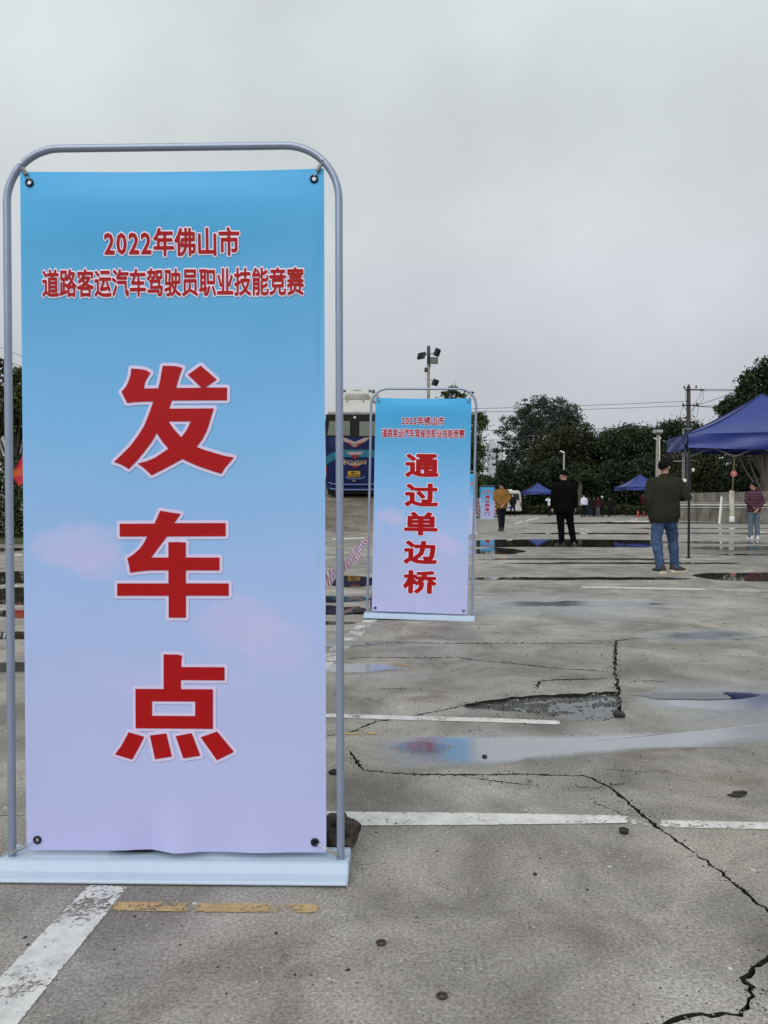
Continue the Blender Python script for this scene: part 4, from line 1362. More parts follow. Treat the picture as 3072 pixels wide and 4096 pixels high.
# ------------------------------------------------------------------ tents
def tent(name, A, wdir, ddir, w, d, ze, za, legz, label, near=True, dz=(0, 0, 0, 0), val=0.24):
    """A: front-left foot; wdir, ddir: unit directions of the front and the side; corners A, A+w, A+w+d, A+d"""
    root = empty(name, A, 0, label, 'tent', 'blue pop-up tents')
    W = Vector(wdir).normalized() * w; D = Vector(ddir).normalized() * d
    C = [Vector((0, 0, 0)), W, W + D, D]
    C = [Vector((c.x, c.y, ze + dz[i])) for i, c in enumerate(C)]
    apex = (C[0] + C[1] + C[2] + C[3]) / 4; apex.z = za
    ns, nr = (14, 14) if near else (6, 6)
    cen = apex.copy()
    for i in range(4):
        a, b = C[i], C[(i + 1) % 4]
        m = MB()
        for j in range(nr + 1):
            r_ = j / nr
            for k in range(ns + 1):
                t = k / ns
                e_ = a.lerp(b, t)
                p = e_.lerp(cen, r_)
                h = r_ ** 1.55
                sagm = math.sin(PI * t) * (1 - r_) * 4 * r_
                p.z = e_.z + (za - e_.z) * (0.62 * h + 0.38 * r_) - 0.045 * sagm * (w / 3)
                p.z += 0.012 * noise.noise(Vector((p.x * 2.2, p.y * 2.2, i))) * (1 - r_)
                m.v.append(tuple(p))
        for j in range(nr):
            for k in range(ns):
                q = j * (ns + 1) + k
                m.f.append((q, q + 1, q + ns + 2, q + ns + 1)); m.m.append(0)
        me = m.mesh('canopy_panel', 'all')
        link('canopy_panel', me, M_TENT, root)
        # valance with soft folds
        m = MB(); nv = 40 if near else 12
        out = ((a + b) / 2 - cen); out.z = 0; out.normalize()
        for j in range(6):
            r_ = j / 5
            for k in range(nv + 1):
                t = k / nv
                p = a.lerp(b, t); p.z -= val * r_ + 0.05 * math.sin(PI * t) * r_ * (w / 3)
                p += out * (0.014 + 0.022 * r_ * math.sin(t * 23 + i) + 0.014 * math.sin(t * 9 + r_ * 6) + 0.017 * math.sin(r_ * 15 + t * 3) + .02 * r_)
                m.v.append(tuple(p))
        for j in range(5):
            for k in range(nv):
                q = j * (nv + 1) + k
                m.f.append((q, q + 1, q + nv + 2, q + nv + 1)); m.m.append(0)
        link('valance', m.mesh('valance', 'all'), M_TENT, root)
        if True:
            m = MB(); hp = []
            for j in range(nr + 1):
                r_ = j / nr; p = a.lerp(cen, r_); p.z = a.z + (za - a.z) * (0.62 * r_ ** 1.55 + 0.38 * r_) + .006; hp.append(p)
            m.tube(hp, .011 if near else .02, 6); m.tube([a + Vector((0, 0, -.004)), b + Vector((0, 0, -.004))], .010, 6)
            m.build('hem', M_TENTHEM, root, True)
        # leg and scissor truss
        m = MB(); tk = 0.032 if near else 0.04
        ins = (cen - a); ins.z = 0; ins = ins.normalized() * 0.03
        m.box((a.x + ins.x, a.y + ins.y, (a.z) / 2), (tk, tk, a.z - .002)); m.build('leg', M_TENTPOLE, root)
        m = MB(); m.box((a.x + ins.x, a.y + ins.y, .006), (.09, .09, .012)); m.build('foot_plate', M_TENTPOLE, root)
        if near:
            m = MB(); q0 = a + ins; q1 = b
            n_ = 4
            for k in range(n_):
                p = q0.lerp(q1, k / n_); q = q0.lerp(q1, (k + 1) / n_)
                m.tube([p + Vector((0, 0, -.10)), q + Vector((0, 0, -.40))], .009, 6); m.tube([p + Vector((0, 0, -.40)), q + Vector((0, 0, -.10))], .009, 6)
            m.build('scissor_truss', plain('dull_truss', (.10, .10, .11), .5), root)
    m = MB(); m.tube([cen + Vector((0, 0, -.9)), cen + Vector((0, 0, -.03))], .02, 8); m.build('centre_mast', M_GREYMETAL, root)
    return root


A = gp(2750, 2233); A.z = 0
ang = R(-14)
tent('pop_up_tent', A, (math.cos(ang), math.sin(ang), 0), (-math.sin(ang), math.cos(ang), 0), 3.0, 3.0, 2.17, 3.02, 2.1, 'nearest blue pop-up tent, cut by the right edge, on a thin black leg', dz=(0, 0.0, .05, .13))
# the two distant ones
c_ = at(2150, 2009, 61)
tent('pop_up_tent', Vector((c_.x - 1.12, 60, 0)), (1, 0, 0), (0, 1, 0), 2.3, 2.3, at(0, 1968, 61).z, at(0, 1936, 61).z + .1, 2, 'small blue pop-up tent over the pale open van, left of the man in black', near=False, val=.18)
c_ = at(2565, 2009, 51)
tent('pop_up_tent', Vector((c_.x - 1.30, 50, 0)), (1, 0, 0), (0, 1, 0), 2.6, 2.6, at(0, 1948, 51).z, at(0, 1903, 51).z + .1, 2, 'small blue pop-up tent left of the man in the olive jacket', near=False, val=.20)

# ------------------------------------------------------------------ vegetation
def leaves_mesh(name, P, size, seed, flat=0.0):
    r = np.random.default_rng(seed)
    n = len(P)
    N = r.normal(size=(n, 3)); N[:, 2] = N[:, 2] * (1 + flat); N /= np.linalg.norm(N, axis=1)[:, None]
    T = np.cross(N, r.normal(size=(n, 3))); T /= np.linalg.norm(T, axis=1)[:, None]
    B = np.cross(N, T)
    sz = size * r.uniform(.55, 1.35, n)[:, None]
    a = P + T * sz; b = P + B * sz * .45 + N * sz * .12; c = P - T * sz * .8; d = P - B * sz * .45 + N * sz * .12
    V = np.stack([a, b, c, d], 1).reshape(-1, 3)
    me = bpy.data.meshes.new(name)
    me.vertices.add(4 * n); me.vertices.foreach_set('co', V.astype(np.float32).ravel())
    me.loops.add(4 * n); me.loops.foreach_set('vertex_index', np.arange(4 * n, dtype=np.int32))
    me.polygons.add(n); me.polygons.foreach_set('loop_start', np.arange(0, 4 * n, 4, dtype=np.int32)); me.polygons.foreach_set('loop_total', np.full(n, 4, dtype=np.int32))
    me.update(calc_edges=True)
    return me


def tree(label, base, lobes, n, size, leaf, bark=None, trunk_r=0.2, seed=0, clumps=60, spread=0.16, name='tree', cat='tree', group='trees round the lot', branches=True, shell=0.45):
    """lobes: (x, z, rx, rz[, ry]) relative to the foot; leaves gather in clumps inside them, branches run to the clumps"""
    r = np.random.default_rng(seed); rr = random.Random(seed)
    root = empty(name, base, 0, label, cat, group)
    vol = np.array([l[2] * l[3] for l in lobes]); pr = vol / vol.sum()
    cl = []
    for i in range(clumps):
        l = lobes[r.choice(len(lobes), p=pr)]
        ry = l[4] if len(l) > 4 else l[2] * .8
        v = r.normal(size=3); v /= np.linalg.norm(v); q = r.uniform(shell, 1) ** .5
        cl.append((np.array([l[0] + v[0] * l[2] * q, v[1] * ry * q, l[1] + v[2] * l[3] * q]), min(l[2], l[3]) * spread * r.uniform(.6, 1.5)))
    k = r.integers(0, clumps, n)
    C = np.array([c[0] for c in cl])[k]; Rr = np.array([c[1] for c in cl])[k]
    o = r.normal(size=(n, 3)) * Rr[:, None] * np.array([1.15, 1.15, .62])
    P = C + o
    P[:, 2] = np.maximum(P[:, 2], size)
    link('crown', leaves_mesh('crown', P, size, seed), leaf, root)
    m = MB()
    top = max(l[1] + l[3] * .5 for l in lobes)
    cx = sum(l[0] * l[2] for l in lobes) / sum(l[2] for l in lobes)
    low = min(l[1] for l in lobes)
    tp = []
    for i in range(9):
        t = i / 8
        tp.append(Vector((cx * t ** 1.3 + rr.uniform(-.1, .1) * trunk_r * 3 * t, rr.uniform(-.1, .1) * trunk_r * 3, top * t)))
    m.tube(tp, [trunk_r * (1.25 if i == 0 else 1) * (1 - .8 * i / 8) for i in range(9)], 8)
    if branches:
        for (c, _) in cl[:70]:
            c = Vector(c); t = min(.92, max(.22, (c.z / top) * rr.uniform(.45, .75)))
            s0 = tp[int(t * 8)]
            mid = s0.lerp(c, .5) + Vector((0, 0, -.06 * (c - s0).length))
            m.tube([s0, mid, c], [trunk_r * .28, trunk_r * .15, trunk_r * .05], 5)
    m.build('trunk', bark or M_BARK, root, True)
    return root


def tpx(cx, gy, d):   # tree foot under pixel column cx at depth d
    p = at(cx, 2009, d); return Vector((p.x, d, 0))


def lob(cx, cy, hw, hh, foot, d):
    """lobe from photo pixels"""
    p = at(cx, cy, d)
    return (p.x - foot.x, p.z, hw * d / FPX, hh * d / FPX)


def ptree(label, cx, d, lobes_px, n, size, leaf, **kw):
    f = tpx(cx, 0, d)
    return tree(label, f, [lob(*l, f, d) for l in lobes_px], n, size, leaf, **kw)


# big airy tree and its dark neighbours beyond the lot
ptree('tallest airy grey-green tree whose crown lets the sky through, beside the far towers', 2175, 84,
      [(2180, 1672, 150, 88), (2180, 1660, 120, 76), (2085, 1740, 105, 95), (2295, 1735, 95, 85), (2020, 1830, 52, 75), (2090, 1880, 95, 80), (2190, 1760, 150, 130), (2020, 1900, 50, 50)], 24000, .15, L_GREY, seed=3, clumps=820, spread=.085, trunk_r=.35, bark=M_BARKPALE, shell=.35)
ptree('dark rounded tree in front of the tall airy tree, behind the man in black', 2270, 72,
      [(2275, 1800, 120, 100), (2215, 1870, 100, 90), (2350, 1840, 80, 95), (2270, 1930, 160, 110), (2380, 1880, 65, 100)], 26000, .16, L_OLIVE, seed=4, clumps=260, spread=.2, trunk_r=.35)
ptree('dark tree left of the lamp post, behind the distant tent', 2510, 71,
      [(2510, 1800, 110, 90), (2450, 1840, 80, 90), (2560, 1860, 100, 110), (2480, 1930, 130, 100)], 22000, .16, L_DARK, seed=5, clumps=230, spread=.2, trunk_r=.3)
ptree('pale leaved tree top showing over the dark trees left of the utility pole', 2500, 84,
      [(2500, 1745, 85, 45), (2560, 1740, 60, 40), (2430, 1770, 55, 40)], 5000, .16, L_GREY, seed=6, clumps=120, spread=.2, trunk_r=.2)
ptree('dark bushy tree behind the utility pole', 2720, 68,
      [(2720, 1760, 95, 80), (2660, 1770, 80, 75), (2780, 1780, 70, 80), (2710, 1880, 150, 120)], 24000, .15, L_DARK, seed=7, clumps=240, spread=.2, trunk_r=.3)
ptree('dark tree filling the gap under the nearest tent, left part', 2860, 58,
      [(2860, 1880, 130, 100), (2800, 1920, 90, 90), (2900, 1950, 120, 80)], 18000, .13, L_OLIVE, seed=8, clumps=200, spread=.2, trunk_r=.25)
ptree('dark tree filling the gap under the nearest tent, by the right edge', 3080, 55,
      [(3080, 1890, 140, 110), (3000, 1930, 110, 90), (3160, 1930, 110, 100)], 20000, .13, L_VDARK, seed=9, clumps=220, spread=.2, trunk_r=.25)
ptree('tall dark tree rising behind the nearest tent at the right edge', 3060, 46,
      [(3050, 1560, 90, 85), (3110, 1480, 80, 65), (2965, 1640, 75, 75), (3020, 1720, 110, 90), (3150, 1620, 110, 130), (2915, 1625, 40, 30)], 24000, .13, L_DARK, seed=10, clumps=260, spread=.2, trunk_r=.3)
ptree('leafy creeper-clad tree just right of the second banner', 1880, 47,
      [(1905, 1690, 38, 35), (1893, 1810, 42, 70), (1880, 1900, 50, 80), (1922, 1665, 18, 18)], 9000, .085, L_NEAR, seed=11, clumps=120, spread=.28, trunk_r=.16)
ptree('sprig-topped shrub showing above the second banner', 1800, 39,
      [(1815, 1585, 45, 35), (1850, 1575, 40, 15), (1790, 1640, 70, 50), (1800, 1740, 80, 90)], 6000, .08, L_NEAR, seed=12, clumps=110, spread=.22, trunk_r=.14)
# left edge
ptree('fresh green tree leaning over the wall at the left edge', 60, 21,
      [(40, 1560, 70, 80), (10, 1480, 55, 45), (110, 1650, 90, 90), (20, 1680, 80, 60), (70, 1520, 30, 35)], 4200, .085, L_NEAR, seed=13, clumps=90, spread=.25, trunk_r=.13)


def hedge(label, pts, h, th, n, size, leaf, seed, name='hedge', cat='hedge', kind=None, lift=0.0, hv=0.25):
    """a strip of shrubs along a ground polyline"""
    r = np.random.default_rng(seed)
    P = []
    pts = [Vector(p) for p in pts]; Ls = [(b - a).length for a, b in zip(pts[:-1], pts[1:])]; tot = sum(Ls)
    for a, b, L in zip(pts[:-1], pts[1:], Ls):
        k = int(n * L / tot)
        t = r.uniform(0, 1, k); q = np.array(a)[None] * (1 - t[:, None]) + np.array(b)[None] * t[:, None]
        s_ = t * L
        hh = h * (1 + hv * np.sin(s_ * 1.7 + seed) * np.sin(s_ * .61 + 2) + hv * .5 * np.sin(s_ * 4.1))
        z = r.uniform(0, 1, k) ** .8 * hh
        w = r.normal(size=k) * th * .35
        q[:, 1] += w; q[:, 2] = z + lift
        # clump structure
        cl = np.sin(q[:, 0] * 5 + z * 4) * np.sin(z * 6 + q[:, 0] * 2.3 + seed)
        q[:, 1] += cl * th * .22
        P.append(q)
    P = np.concatenate(P); P[:, 2] = np.maximum(P[:, 2], size * .5)
    c0 = pts[0]
    P -= np.array([c0.x, c0.y, 0])
    o = link(name, leaves_mesh(name, P, size, seed), leaf)
    o.location = (c0.x, c0.y, 0)
    return tag(o, label, cat, kind=kind)


hedge('dark overgrown shrubs along the far edge of the lot', [tpx(1500, 0, 66), tpx(2200, 0, 66), tpx(2700, 0, 60), tpx(3300, 0, 56)], 3.7, 3.0, 75000, .16, L_VDARK, 20, 'undergrowth', 'shrubs', 'stuff')
hedge('low tangled weeds at the foot of the far shrubs', [tpx(1850, 0, 63), tpx(2680, 0, 56)], .7, 1.2, 9000, .12, L_OLIVE, 21, 'weeds', 'weeds', 'stuff')
hedge('tall ragged green hedge at the left edge of the lot', [Vector((-14, 18.8, 0)), Vector((-3.4, 19.6, 0))], 1.65, 1.0, 26000, .055, L_NEAR, 22)
hedge('dark lower growth inside the left hedge', [Vector((-14, 19.2, 0)), Vector((-3.4, 20.0, 0))], 1.9, .6, 16000, .06, L_DARK, 23)
# black earth bank under the far shrubs
m = MB()
pts = [(-30, 62), (10, 63.5), (15.5, 63), (22, 57), (40, 54)]
for a, b in zip(pts[:-1], pts[1:]):
    m.add([(a[0], a[1], 0), (b[0], b[1], 0), (b[0], b[1] + 3, .9), (a[0], a[1] + 3, .9), (b[0], b[1] + 14, 1.2), (a[0], a[1] + 14, 1.2)], [(0, 1, 2, 3), (3, 2, 4, 5)])
tag(m.build('earth_bank', plain('dark_earth', (.03, .025, .018), .95, var=.5, scale=2, bump=.8), smooth=True), kind='structure')
m = MB(); m.prism([(17.9, 0.0), (18.15, .10), (21, .16), (21, 0)], -22, -3.2, 'x')
tag(m.build('grass_verge', plain('rough_grass', (.04, .055, .02), .95, var=.6, scale=6, bump=.9)), kind='structure')

# low wall at the right
wa, wb = gp(2640, 2078), gp(3160, 2097)
wdir = (wb - wa).normalized(); wn = Vector((-wdir.y, wdir.x, 0)); Lw = (wb - wa).length + 6
root = empty('concrete_wall', wa, math.atan2(wdir.y, wdir.x), 'low stained concrete wall with white painted rails under the nearest tent', 'wall')
q = NT('stained_wall')
p = q.obj()
c = q.ramp(q.noise(p, 1.6, 6, .65), [(.3, (.10, .095, .08)), (.5, (.20, .185, .155)), (.7, (.30, .28, .24))])
stn = q.n('ShaderNodeMapping', {'Vector': p, 'Scale': (1.2, 1, .25)}).outputs[0]
c = q.mix(q.mr(q.noise(stn, 2.2, 5, .7), .50, .66, 0, .8, True), c, (.035, .033, .03))
q.color(c); q.set(Roughness=.85); q.l(q.bump(q.noise(p, 20, 4, .7), .5, .01), q.b.inputs['Normal'])
M_WALL = q.m
m = MB()
hgt = 1.47
n_ = int(Lw / 1.9) + 1
for k in range(n_):
    mm = MB(); mm.rbox((-1.0 + k * 1.9 + .945, .12, hgt / 2 + .002 + .01 * math.sin(k * 3.1)), (1.885, .24, hgt), .012); mm.build('wall_panel', M_WALL, root)
for (z, r_, y_) in ((.83, .030, -.03), (.70, .018, -.02), (.93, .012, -.02)):
    m = MB(); m.tube([(-1, y_, z), (Lw - 2, y_, z + .02)], r_, 6); m.build('rail', M_WHITE, root)

# white post and the marker with the octagonal sign
P = gp(2878, 2090)
m = MB(); m.tube([Vector((0, 0, 0)), Vector((.05, 0, .6)), Vector((.09, 0, 1.25))], [.065, .06, .055], 10, flat=.7)
o = m.build('marker_post', M_WHITE, smooth=True); o.location = (P.x, P.y, 0); tag(o, 'plain white post leaning before the concrete wall', 'post')
P = gp(2927, 2094)
root = empty('stop_sign', (P.x, P.y, 0), 0, 'red octagonal sign on a thin rod rising from a white painted block', 'sign')
sc_ = P.y / FPX
m = MB(); m.rbox((0, 0, .20), (.22, .16, .28), .04); m.build('foot', M_WHITE, root, True)
m = MB(); m.rbox((-.01, 0, .86), (.20, .12, 1.08), .03, Matrix.Rotation(R(-1.5), 3, 'Y')); m.rbox((-.01, -.002, 1.42), (.21, .12, .18), .03, Matrix.Rotation(R(12), 3, 'Y')); m.build('block', plain('grubby_white', (.46, .45, .38), .7, var=.35, scale=5), root, True)
m = MB(); m.tube([(-.03, -.08, 1.15), (.03, -.08, 2.3), (.07, -.08, CAM_H + (2009 - 1832) * sc_)], .014, 6); m.build('rod', plain('tan_rod', (.30, .24, .16), .6), root)
zc = CAM_H + (2009 - 1895) * sc_
def octo(r_): return [(.035 + r_ * math.cos(R(22.5 + 45 * k)), zc + r_ * math.sin(R(22.5 + 45 * k))) for k in range(8)]
m = MB(); m.prism(octo(.150), -.100, -.092, 'y'); m.build('plate', plain('faded_red_rim', (.50, .20, .19), .5), root)
m = MB(); m.prism(octo(.125), -.104, -.1005, 'y'); m.build('red_field', plain('sign_red', (.34, .03, .035), .5), root)
flat_text('停', (.035 - .06, zc - .07, .035 + .06, zc + .07), .02, zero, -.107, 'sign_character', plain('faded_sign_white', (.55, .38, .36), .5), root)

# ------------------------------------------------------------------ lamp posts, utility poles, wires
def floodlight(root, c, yaw, tilt, w=.42, h=.32, face=True):
    Rm = Matrix.Rotation(yaw, 3, 'Z') @ Matrix.Rotation(tilt, 3, 'X')
    m = MB(); m.rbox(c, (w, .10, h), .015, Rm)
    for k in range(5): m.box(Vector(c) + Rm @ Vector(((k - 2) * w * .18, .07, 0)), (.02, .05, h * .8), Rm)
    fl = m.build('floodlight', M_DKMETAL, root)
    m = MB(); m.box(Vector(c) + Rm @ Vector((0, -.052, 0)), (w * .82, .008, h * .78), Rm); m.build('lens', M_LAMPGLASS, fl)
    return fl


D = 35.0
fp = at(1714, 2009, D)
def zz(py): return CAM_H + (2009 - py) * D / FPX
def xx(px): return (px - 1714) * D / FPX
root = empty('floodlight_pole', (fp.x, D, 0), 0, 'tall concrete floodlight pole rising behind the second banner', 'lamp post')
m = MB()
m.loft([(0, 0, 0, .11, .11), (0, 0, zz(1460), .075, .075)], 4, power=2)
m.build('pole', M_POLE, root)
m = MB(); m.tube([(.10, -.08, 0), (.07, -.06, zz(1470))], .02, 6); m.build('conduit', M_WHITE, root)
m = MB(); m.rbox((0, 0, zz(1423)), (.15, .15, .85), .03); m.build('mast_head', M_DKMETAL, root, True)
m = MB(); m.tube([(-.32, 0, zz(1418)), (0, 0, zz(1420)), (.28, 0, zz(1412))], .035, 8); m.build('crossarm', M_GREYMETAL, root, True)
floodlight(root, (-.32, .05, zz(1424)), R(130), R(20), .44, .30)
floodlight(root, (.38, .05, zz(1410)), R(-118), R(-22), .40, .36)
floodlight(root, (xx(1733), -.15, zz(1446)), R(12), R(10), .40, .30)
floodlight(root, (xx(1740), .05, zz(1530)), R(-120), R(-28), .40, .30)
m = MB(); m.tube([(0, 0, zz(1520)), (.16, 0, zz(1522)), (.22, 0, zz(1528))], .02, 6); m.tube([(.02, 0, zz(1480)), (.1, -.1, zz(1462))], .02, 6); m.tube([(-.2, 0, zz(1517)), (0, 0, zz(1517))], .012, 6); m.build('bracket', M_GREYMETAL, root)
m = MB(); m.rbox((-.13, -.02, zz(1481)), (.12, .14, .2), .02); m.build('junction_box', M_RUST, root)

D = 39.0
fp = at(1790, 2009, D)
root = empty('black_lamp', (fp.x, D, 0), 0, 'dark box lamp peeping over the top of the second banner', 'lamp post')
m = MB(); m.tube([(0, 0, 0), (0, 0, CAM_H + (2009 - 1580) * D / FPX)], .05, 8); m.build('pole', M_POLED, root)
m = MB(); m.rbox((-.04, 0, CAM_H + (2009 - 1576) * D / FPX), (.30, .22, .16), .02); m.rbox((-.04, 0, CAM_H + (2009 - 1568) * D / FPX), (.34, .26, .03), .008); m.build('lamp_head', M_DKMETAL, root)

# utility pole
D = 50.0
fp = at(2752, 2009, D)
def Z(py): return CAM_H + (2009 - py) * D / FPX
def X(px): return (px - 2752) * D / FPX
root = empty('utility_pole', (fp.x, D, 0), 0, 'dark utility pole with two crossarms and looping cables', 'utility pole')
m = MB(); m.tube([(.02, 0, 0), (0, 0, Z(1547))], [.17, .12], 12); m.build('pole', M_POLED, root, True)
for (py, a, b) in ((1561, 2735, 2812), (1623, 2726, 2790)):
    m = MB(); m.box(((X(a) + X(b)) / 2, -.1, Z(py)), (X(b) - X(a), .09, .08)); m.build('crossarm', M_DKMETAL, root)
m = MB(); m.tube([(X(2728), -.1, Z(1626)), (X(2750), -.1, Z(1652))], .02, 6); m.tube([(X(2775), -.1, Z(1626)), (X(2754), -.1, Z(1652))], .02, 6); m.build('brace', M_DKMETAL, root)
for (px, py) in ((2733, 1550), (2750, 1543), (2780, 1548), (2800, 1560), (2728, 1618), (2783, 1616)):
    m = MB(); m.tube([(X(px), -.1, Z(py + 7)), (X(px), -.1, Z(py + 2)), (X(px), -.1, Z(py - 5))], [.045, .07, .04], 8); m.build('insulator', plain('brown_porcelain', (.09, .06, .05), .3), root, True)
for pts in ([(2740, 1560), (2737, 1590), (2742, 1622)], [(2800, 1563), (2795, 1590), (2765, 1624)], [(2806, 1565), (2808, 1600), (2780, 1625)], [(2775, 1626), (2765, 1655), (2757, 1670)], [(2788, 1626), (2785, 1660), (2772, 1685)], [(2727, 1626), (2718, 1655), (2714, 1680)]):
    m = MB(); m.tube([(X(a), -.12, Z(b)) for a, b in pts], .014, 5); m.build('looping_cable', M_CABLE, root)
m = MB(); m.rbox((X(2768), -.16, Z(1880)), (.16, .12, .22), .02); m.build('meter_box', M_WHITE, root)
m = MB(); m.box((X(2772), -.12, Z(1843)), (.5, .04, .04)); m.build('step_bracket', M_GREYMETAL, root)

D = 44.0
fp = at(2733, 2009, D)
root = empty('cabinet_pole', (fp.x, D, 0), 0, 'grey square pole with white box standing between the olive-jacketed man and the tent leg', 'pole')
def Z2(py): return CAM_H + (2009 - py) * D / FPX
m = MB(); m.loft([(0, 0, 0, .10, .10), (0, 0, Z2(1715), .075, .075)], 4); m.build('pole', M_GREYMETAL, root)
m = MB(); m.rbox((.02, -.12, Z2(1922)), (.19, .1, .17), .02); m.build('white_box', M_WHITE, root)
m = MB(); m.rbox((-.18, 0, Z2(1940)), (.22, .18, .34), .02); m.build('cabinet', plain('pale_cabinet', (.5, .5, .5), .5), root)
m = MB(); m.box((-.3, -.1, Z2(1845)), (.62, .05, .05)); m.build('arm', M_GREYMETAL, root)
m = MB(); m.box((.22, -.1, Z2(1716)), (.45, .05, .05)); m.build('arm', M_GREYMETAL, root)

# lamp post behind the man in the olive jacket and the thin one behind the man in black
D = 40.0
fp = at(2630, 2009, D)
root = empty('lamp_post', (fp.x, D, 0), 0, 'concrete lamp post with two small floodlights behind the man in the olive jacket', 'lamp post')
def Z3(py): return CAM_H + (2009 - py) * D / FPX
m = MB(); m.loft([(-.02, 0, 0, .13, .13), (0, 0, Z3(1740), .08, .08)], 4); m.build('pole', M_POLE, root)
m = MB(); m.tube([(.09, -.08, 0), (.07, -.06, Z3(1745))], .025, 6); m.build('conduit', M_WHITE, root)
m = MB(); m.rbox((.05, -.1, Z3(1728)), (.30, .22, .16), .02, Matrix.Rotation(R(-15), 3, 'X')); m.build('lamp_head', M_GREYMETAL, root)
m = MB(); m.rbox((-.18, -.05, Z3(1728)), (.16, .26, .18), .02, Matrix.Rotation(R(25), 3, 'Y')); m.build('lamp_head', M_GREYMETAL, root)
m = MB(); m.tube([(-.2, 0, Z3(1752)), (-.1, 0, Z3(1757)), (.1, 0, Z3(1757)), (.16, 0, Z3(1750))], .035, 8); m.build('bracket', M_WHITE, root, True)
D = 60.0
fp = at(2255, 2009, D)
root = empty('lamp_post', (fp.x, D, 0), 0, 'thin pale lamp post rising behind the man in black', 'lamp post')
m = MB(); m.tube([(0, 0, 0), (0, 0, CAM_H + (2009 - 1815) * D / FPX)], .06, 8); m.build('pole', plain('pale_lamp_post', (.35, .38, .40), .5), root, True)
m = MB(); m.rbox((-.12, 0, CAM_H + (2009 - 1808) * D / FPX), (.35, .2, .1), .02, Matrix.Rotation(R(25), 3, 'Y')); m.build('lamp_head', M_WHITE, root)

# overhead wires
def wire(a, b, sag, r_, label):
    pts = []
    for k in range(17):
        t = k / 16; p = a.lerp(b, t); p.z -= sag * 4 * t * (1 - t); pts.append(p)
    m = MB(); m.tube(pts, r_, 4)
    tag(m.build('overhead_wire', M_CABLE), label, 'wire', 'overhead wires')
wire(at(1500, 1640, 95), at(2760, 1604, 95), .2, .028, 'topmost faint wire crossing the sky towards the utility pole')
wire(at(1500, 1652, 97), at(2760, 1622, 97), .2, .028, 'second faint wire from the top, crossing the sky towards the utility pole')
wire(at(1500, 1722, 100), at(3000, 1700, 100), .2, .03, 'faint wire passing behind the crown of the airy tree')
wire(at(1500, 1758, 104), at(3000, 1748, 104), .2, .028, 'lowest faint wire, low over the dark trees')
wire(at(-60, 1362, 30), at(200, 1475, 34), .0, .010, 'upper slanting wire over the tree at the left edge')
wire(at(-60, 1408, 30), at(200, 1512, 34), .0, .010, 'lower slanting wire over the tree at the left edge')
for (a, b, dd, lab) in (((2758, 1557), (3150, 1550), .05, 'upper cable from the utility pole top to the right'), ((2812, 1563), (3150, 1552), .05, 'thicker cable just under the upper one, right of the utility pole'), ((2784, 1622), (3100, 1500), .1, 'cable rising from the lower crossarm to the tall tree'),
                        ((2784, 1624), (3100, 1590), .15, 'slightly rising cable from the lower crossarm to the tall tree'), ((2784, 1625), (3100, 1624), .1, 'level cable from the lower crossarm to the tall tree')):
    wire(at(*a, 50), at(*b, 47), dd, .018, lab)

# wall with tiles and red flag at the left edge
root = empty('tiled_wall', (-12, 25, 0), 0, 'grey panelled wall behind the tree at the left edge', 'wall')
for k in range(12):
    mm = MB(); mm.rbox((k * 1.0 - 3, 0, 1.6), (.985, .15, 3.2 + .02 * math.sin(k * 2)), .01); mm.build('wall_panel', plain('pale_wall_panel', (.36, .37, .36), .6, var=.25, scale=2), root)
m = MB(); m.tube([(-3.5, -.1, 3.28), (8.5, -.1, 3.28)], .04, 6); m.build('coping_rail', M_WHITE, root)
fx = at(88, 1850, 17.8)
root = empty('flag', (fx.x + .10, 17.8, 0), 0, 'red flag with orange centre hanging beside the left hedge', 'flag')
m = MB(); m.tube([(0, 0, 0), (0, 0, 2.5)], .013, 8); m.build('flagpole', M_WHITE, root)
m = MB(); vs = []
for j in range(9):
    for k in range(7):
        t = k / 6; z = 2.30 - j * .105
        w_ = (.04 + .05 * j) if j < 6 else .29 - .06 * (j - 6)
        vs.append((-t * w_, -.03 + .035 * math.sin(t * 7 + j * .8), z - t * .12))
fs = [(j * 7 + k, j * 7 + k + 1, (j + 1) * 7 + k + 1, (j + 1) * 7 + k) for j in range(8) for k in range(6)]
m.add(vs, fs)
q = NT('red_orange_flag'); p = q.obj()
q.color(q.ramp(q.noise(p, 4.5, 2, .5), [(.42, (.38, .008, .03)), (.52, (.42, .012, .03)), (.60, (.50, .08, .015))])); q.set(Roughness=.7)
link('cloth', m.mesh('cloth', 'all'), q.m, root)

# far towers, distance haze painted into their pale wall and pane colours
M_TOWER = plain('haze_paled_cladding', (.40, .43, .47), .7, var=.04, scale=.05)
M_TWIN = plain('haze_paled_panes', (.30, .33, .37), .4)
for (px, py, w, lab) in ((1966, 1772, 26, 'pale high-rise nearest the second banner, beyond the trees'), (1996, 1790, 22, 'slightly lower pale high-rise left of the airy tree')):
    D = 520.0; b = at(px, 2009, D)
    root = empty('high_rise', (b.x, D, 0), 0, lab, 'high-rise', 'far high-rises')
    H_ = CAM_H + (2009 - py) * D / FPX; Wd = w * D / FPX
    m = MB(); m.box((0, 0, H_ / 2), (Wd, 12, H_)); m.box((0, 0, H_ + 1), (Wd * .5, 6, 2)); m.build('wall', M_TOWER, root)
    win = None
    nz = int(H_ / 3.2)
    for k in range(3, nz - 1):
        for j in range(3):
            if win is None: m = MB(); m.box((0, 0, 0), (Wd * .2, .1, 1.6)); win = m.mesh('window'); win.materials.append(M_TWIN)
            o = bpy.data.objects.new('window', win); COL.objects.link(o); o.parent = root; o.location = ((j - 1) * Wd * .3, -6.06, k * 3.2 + 1)

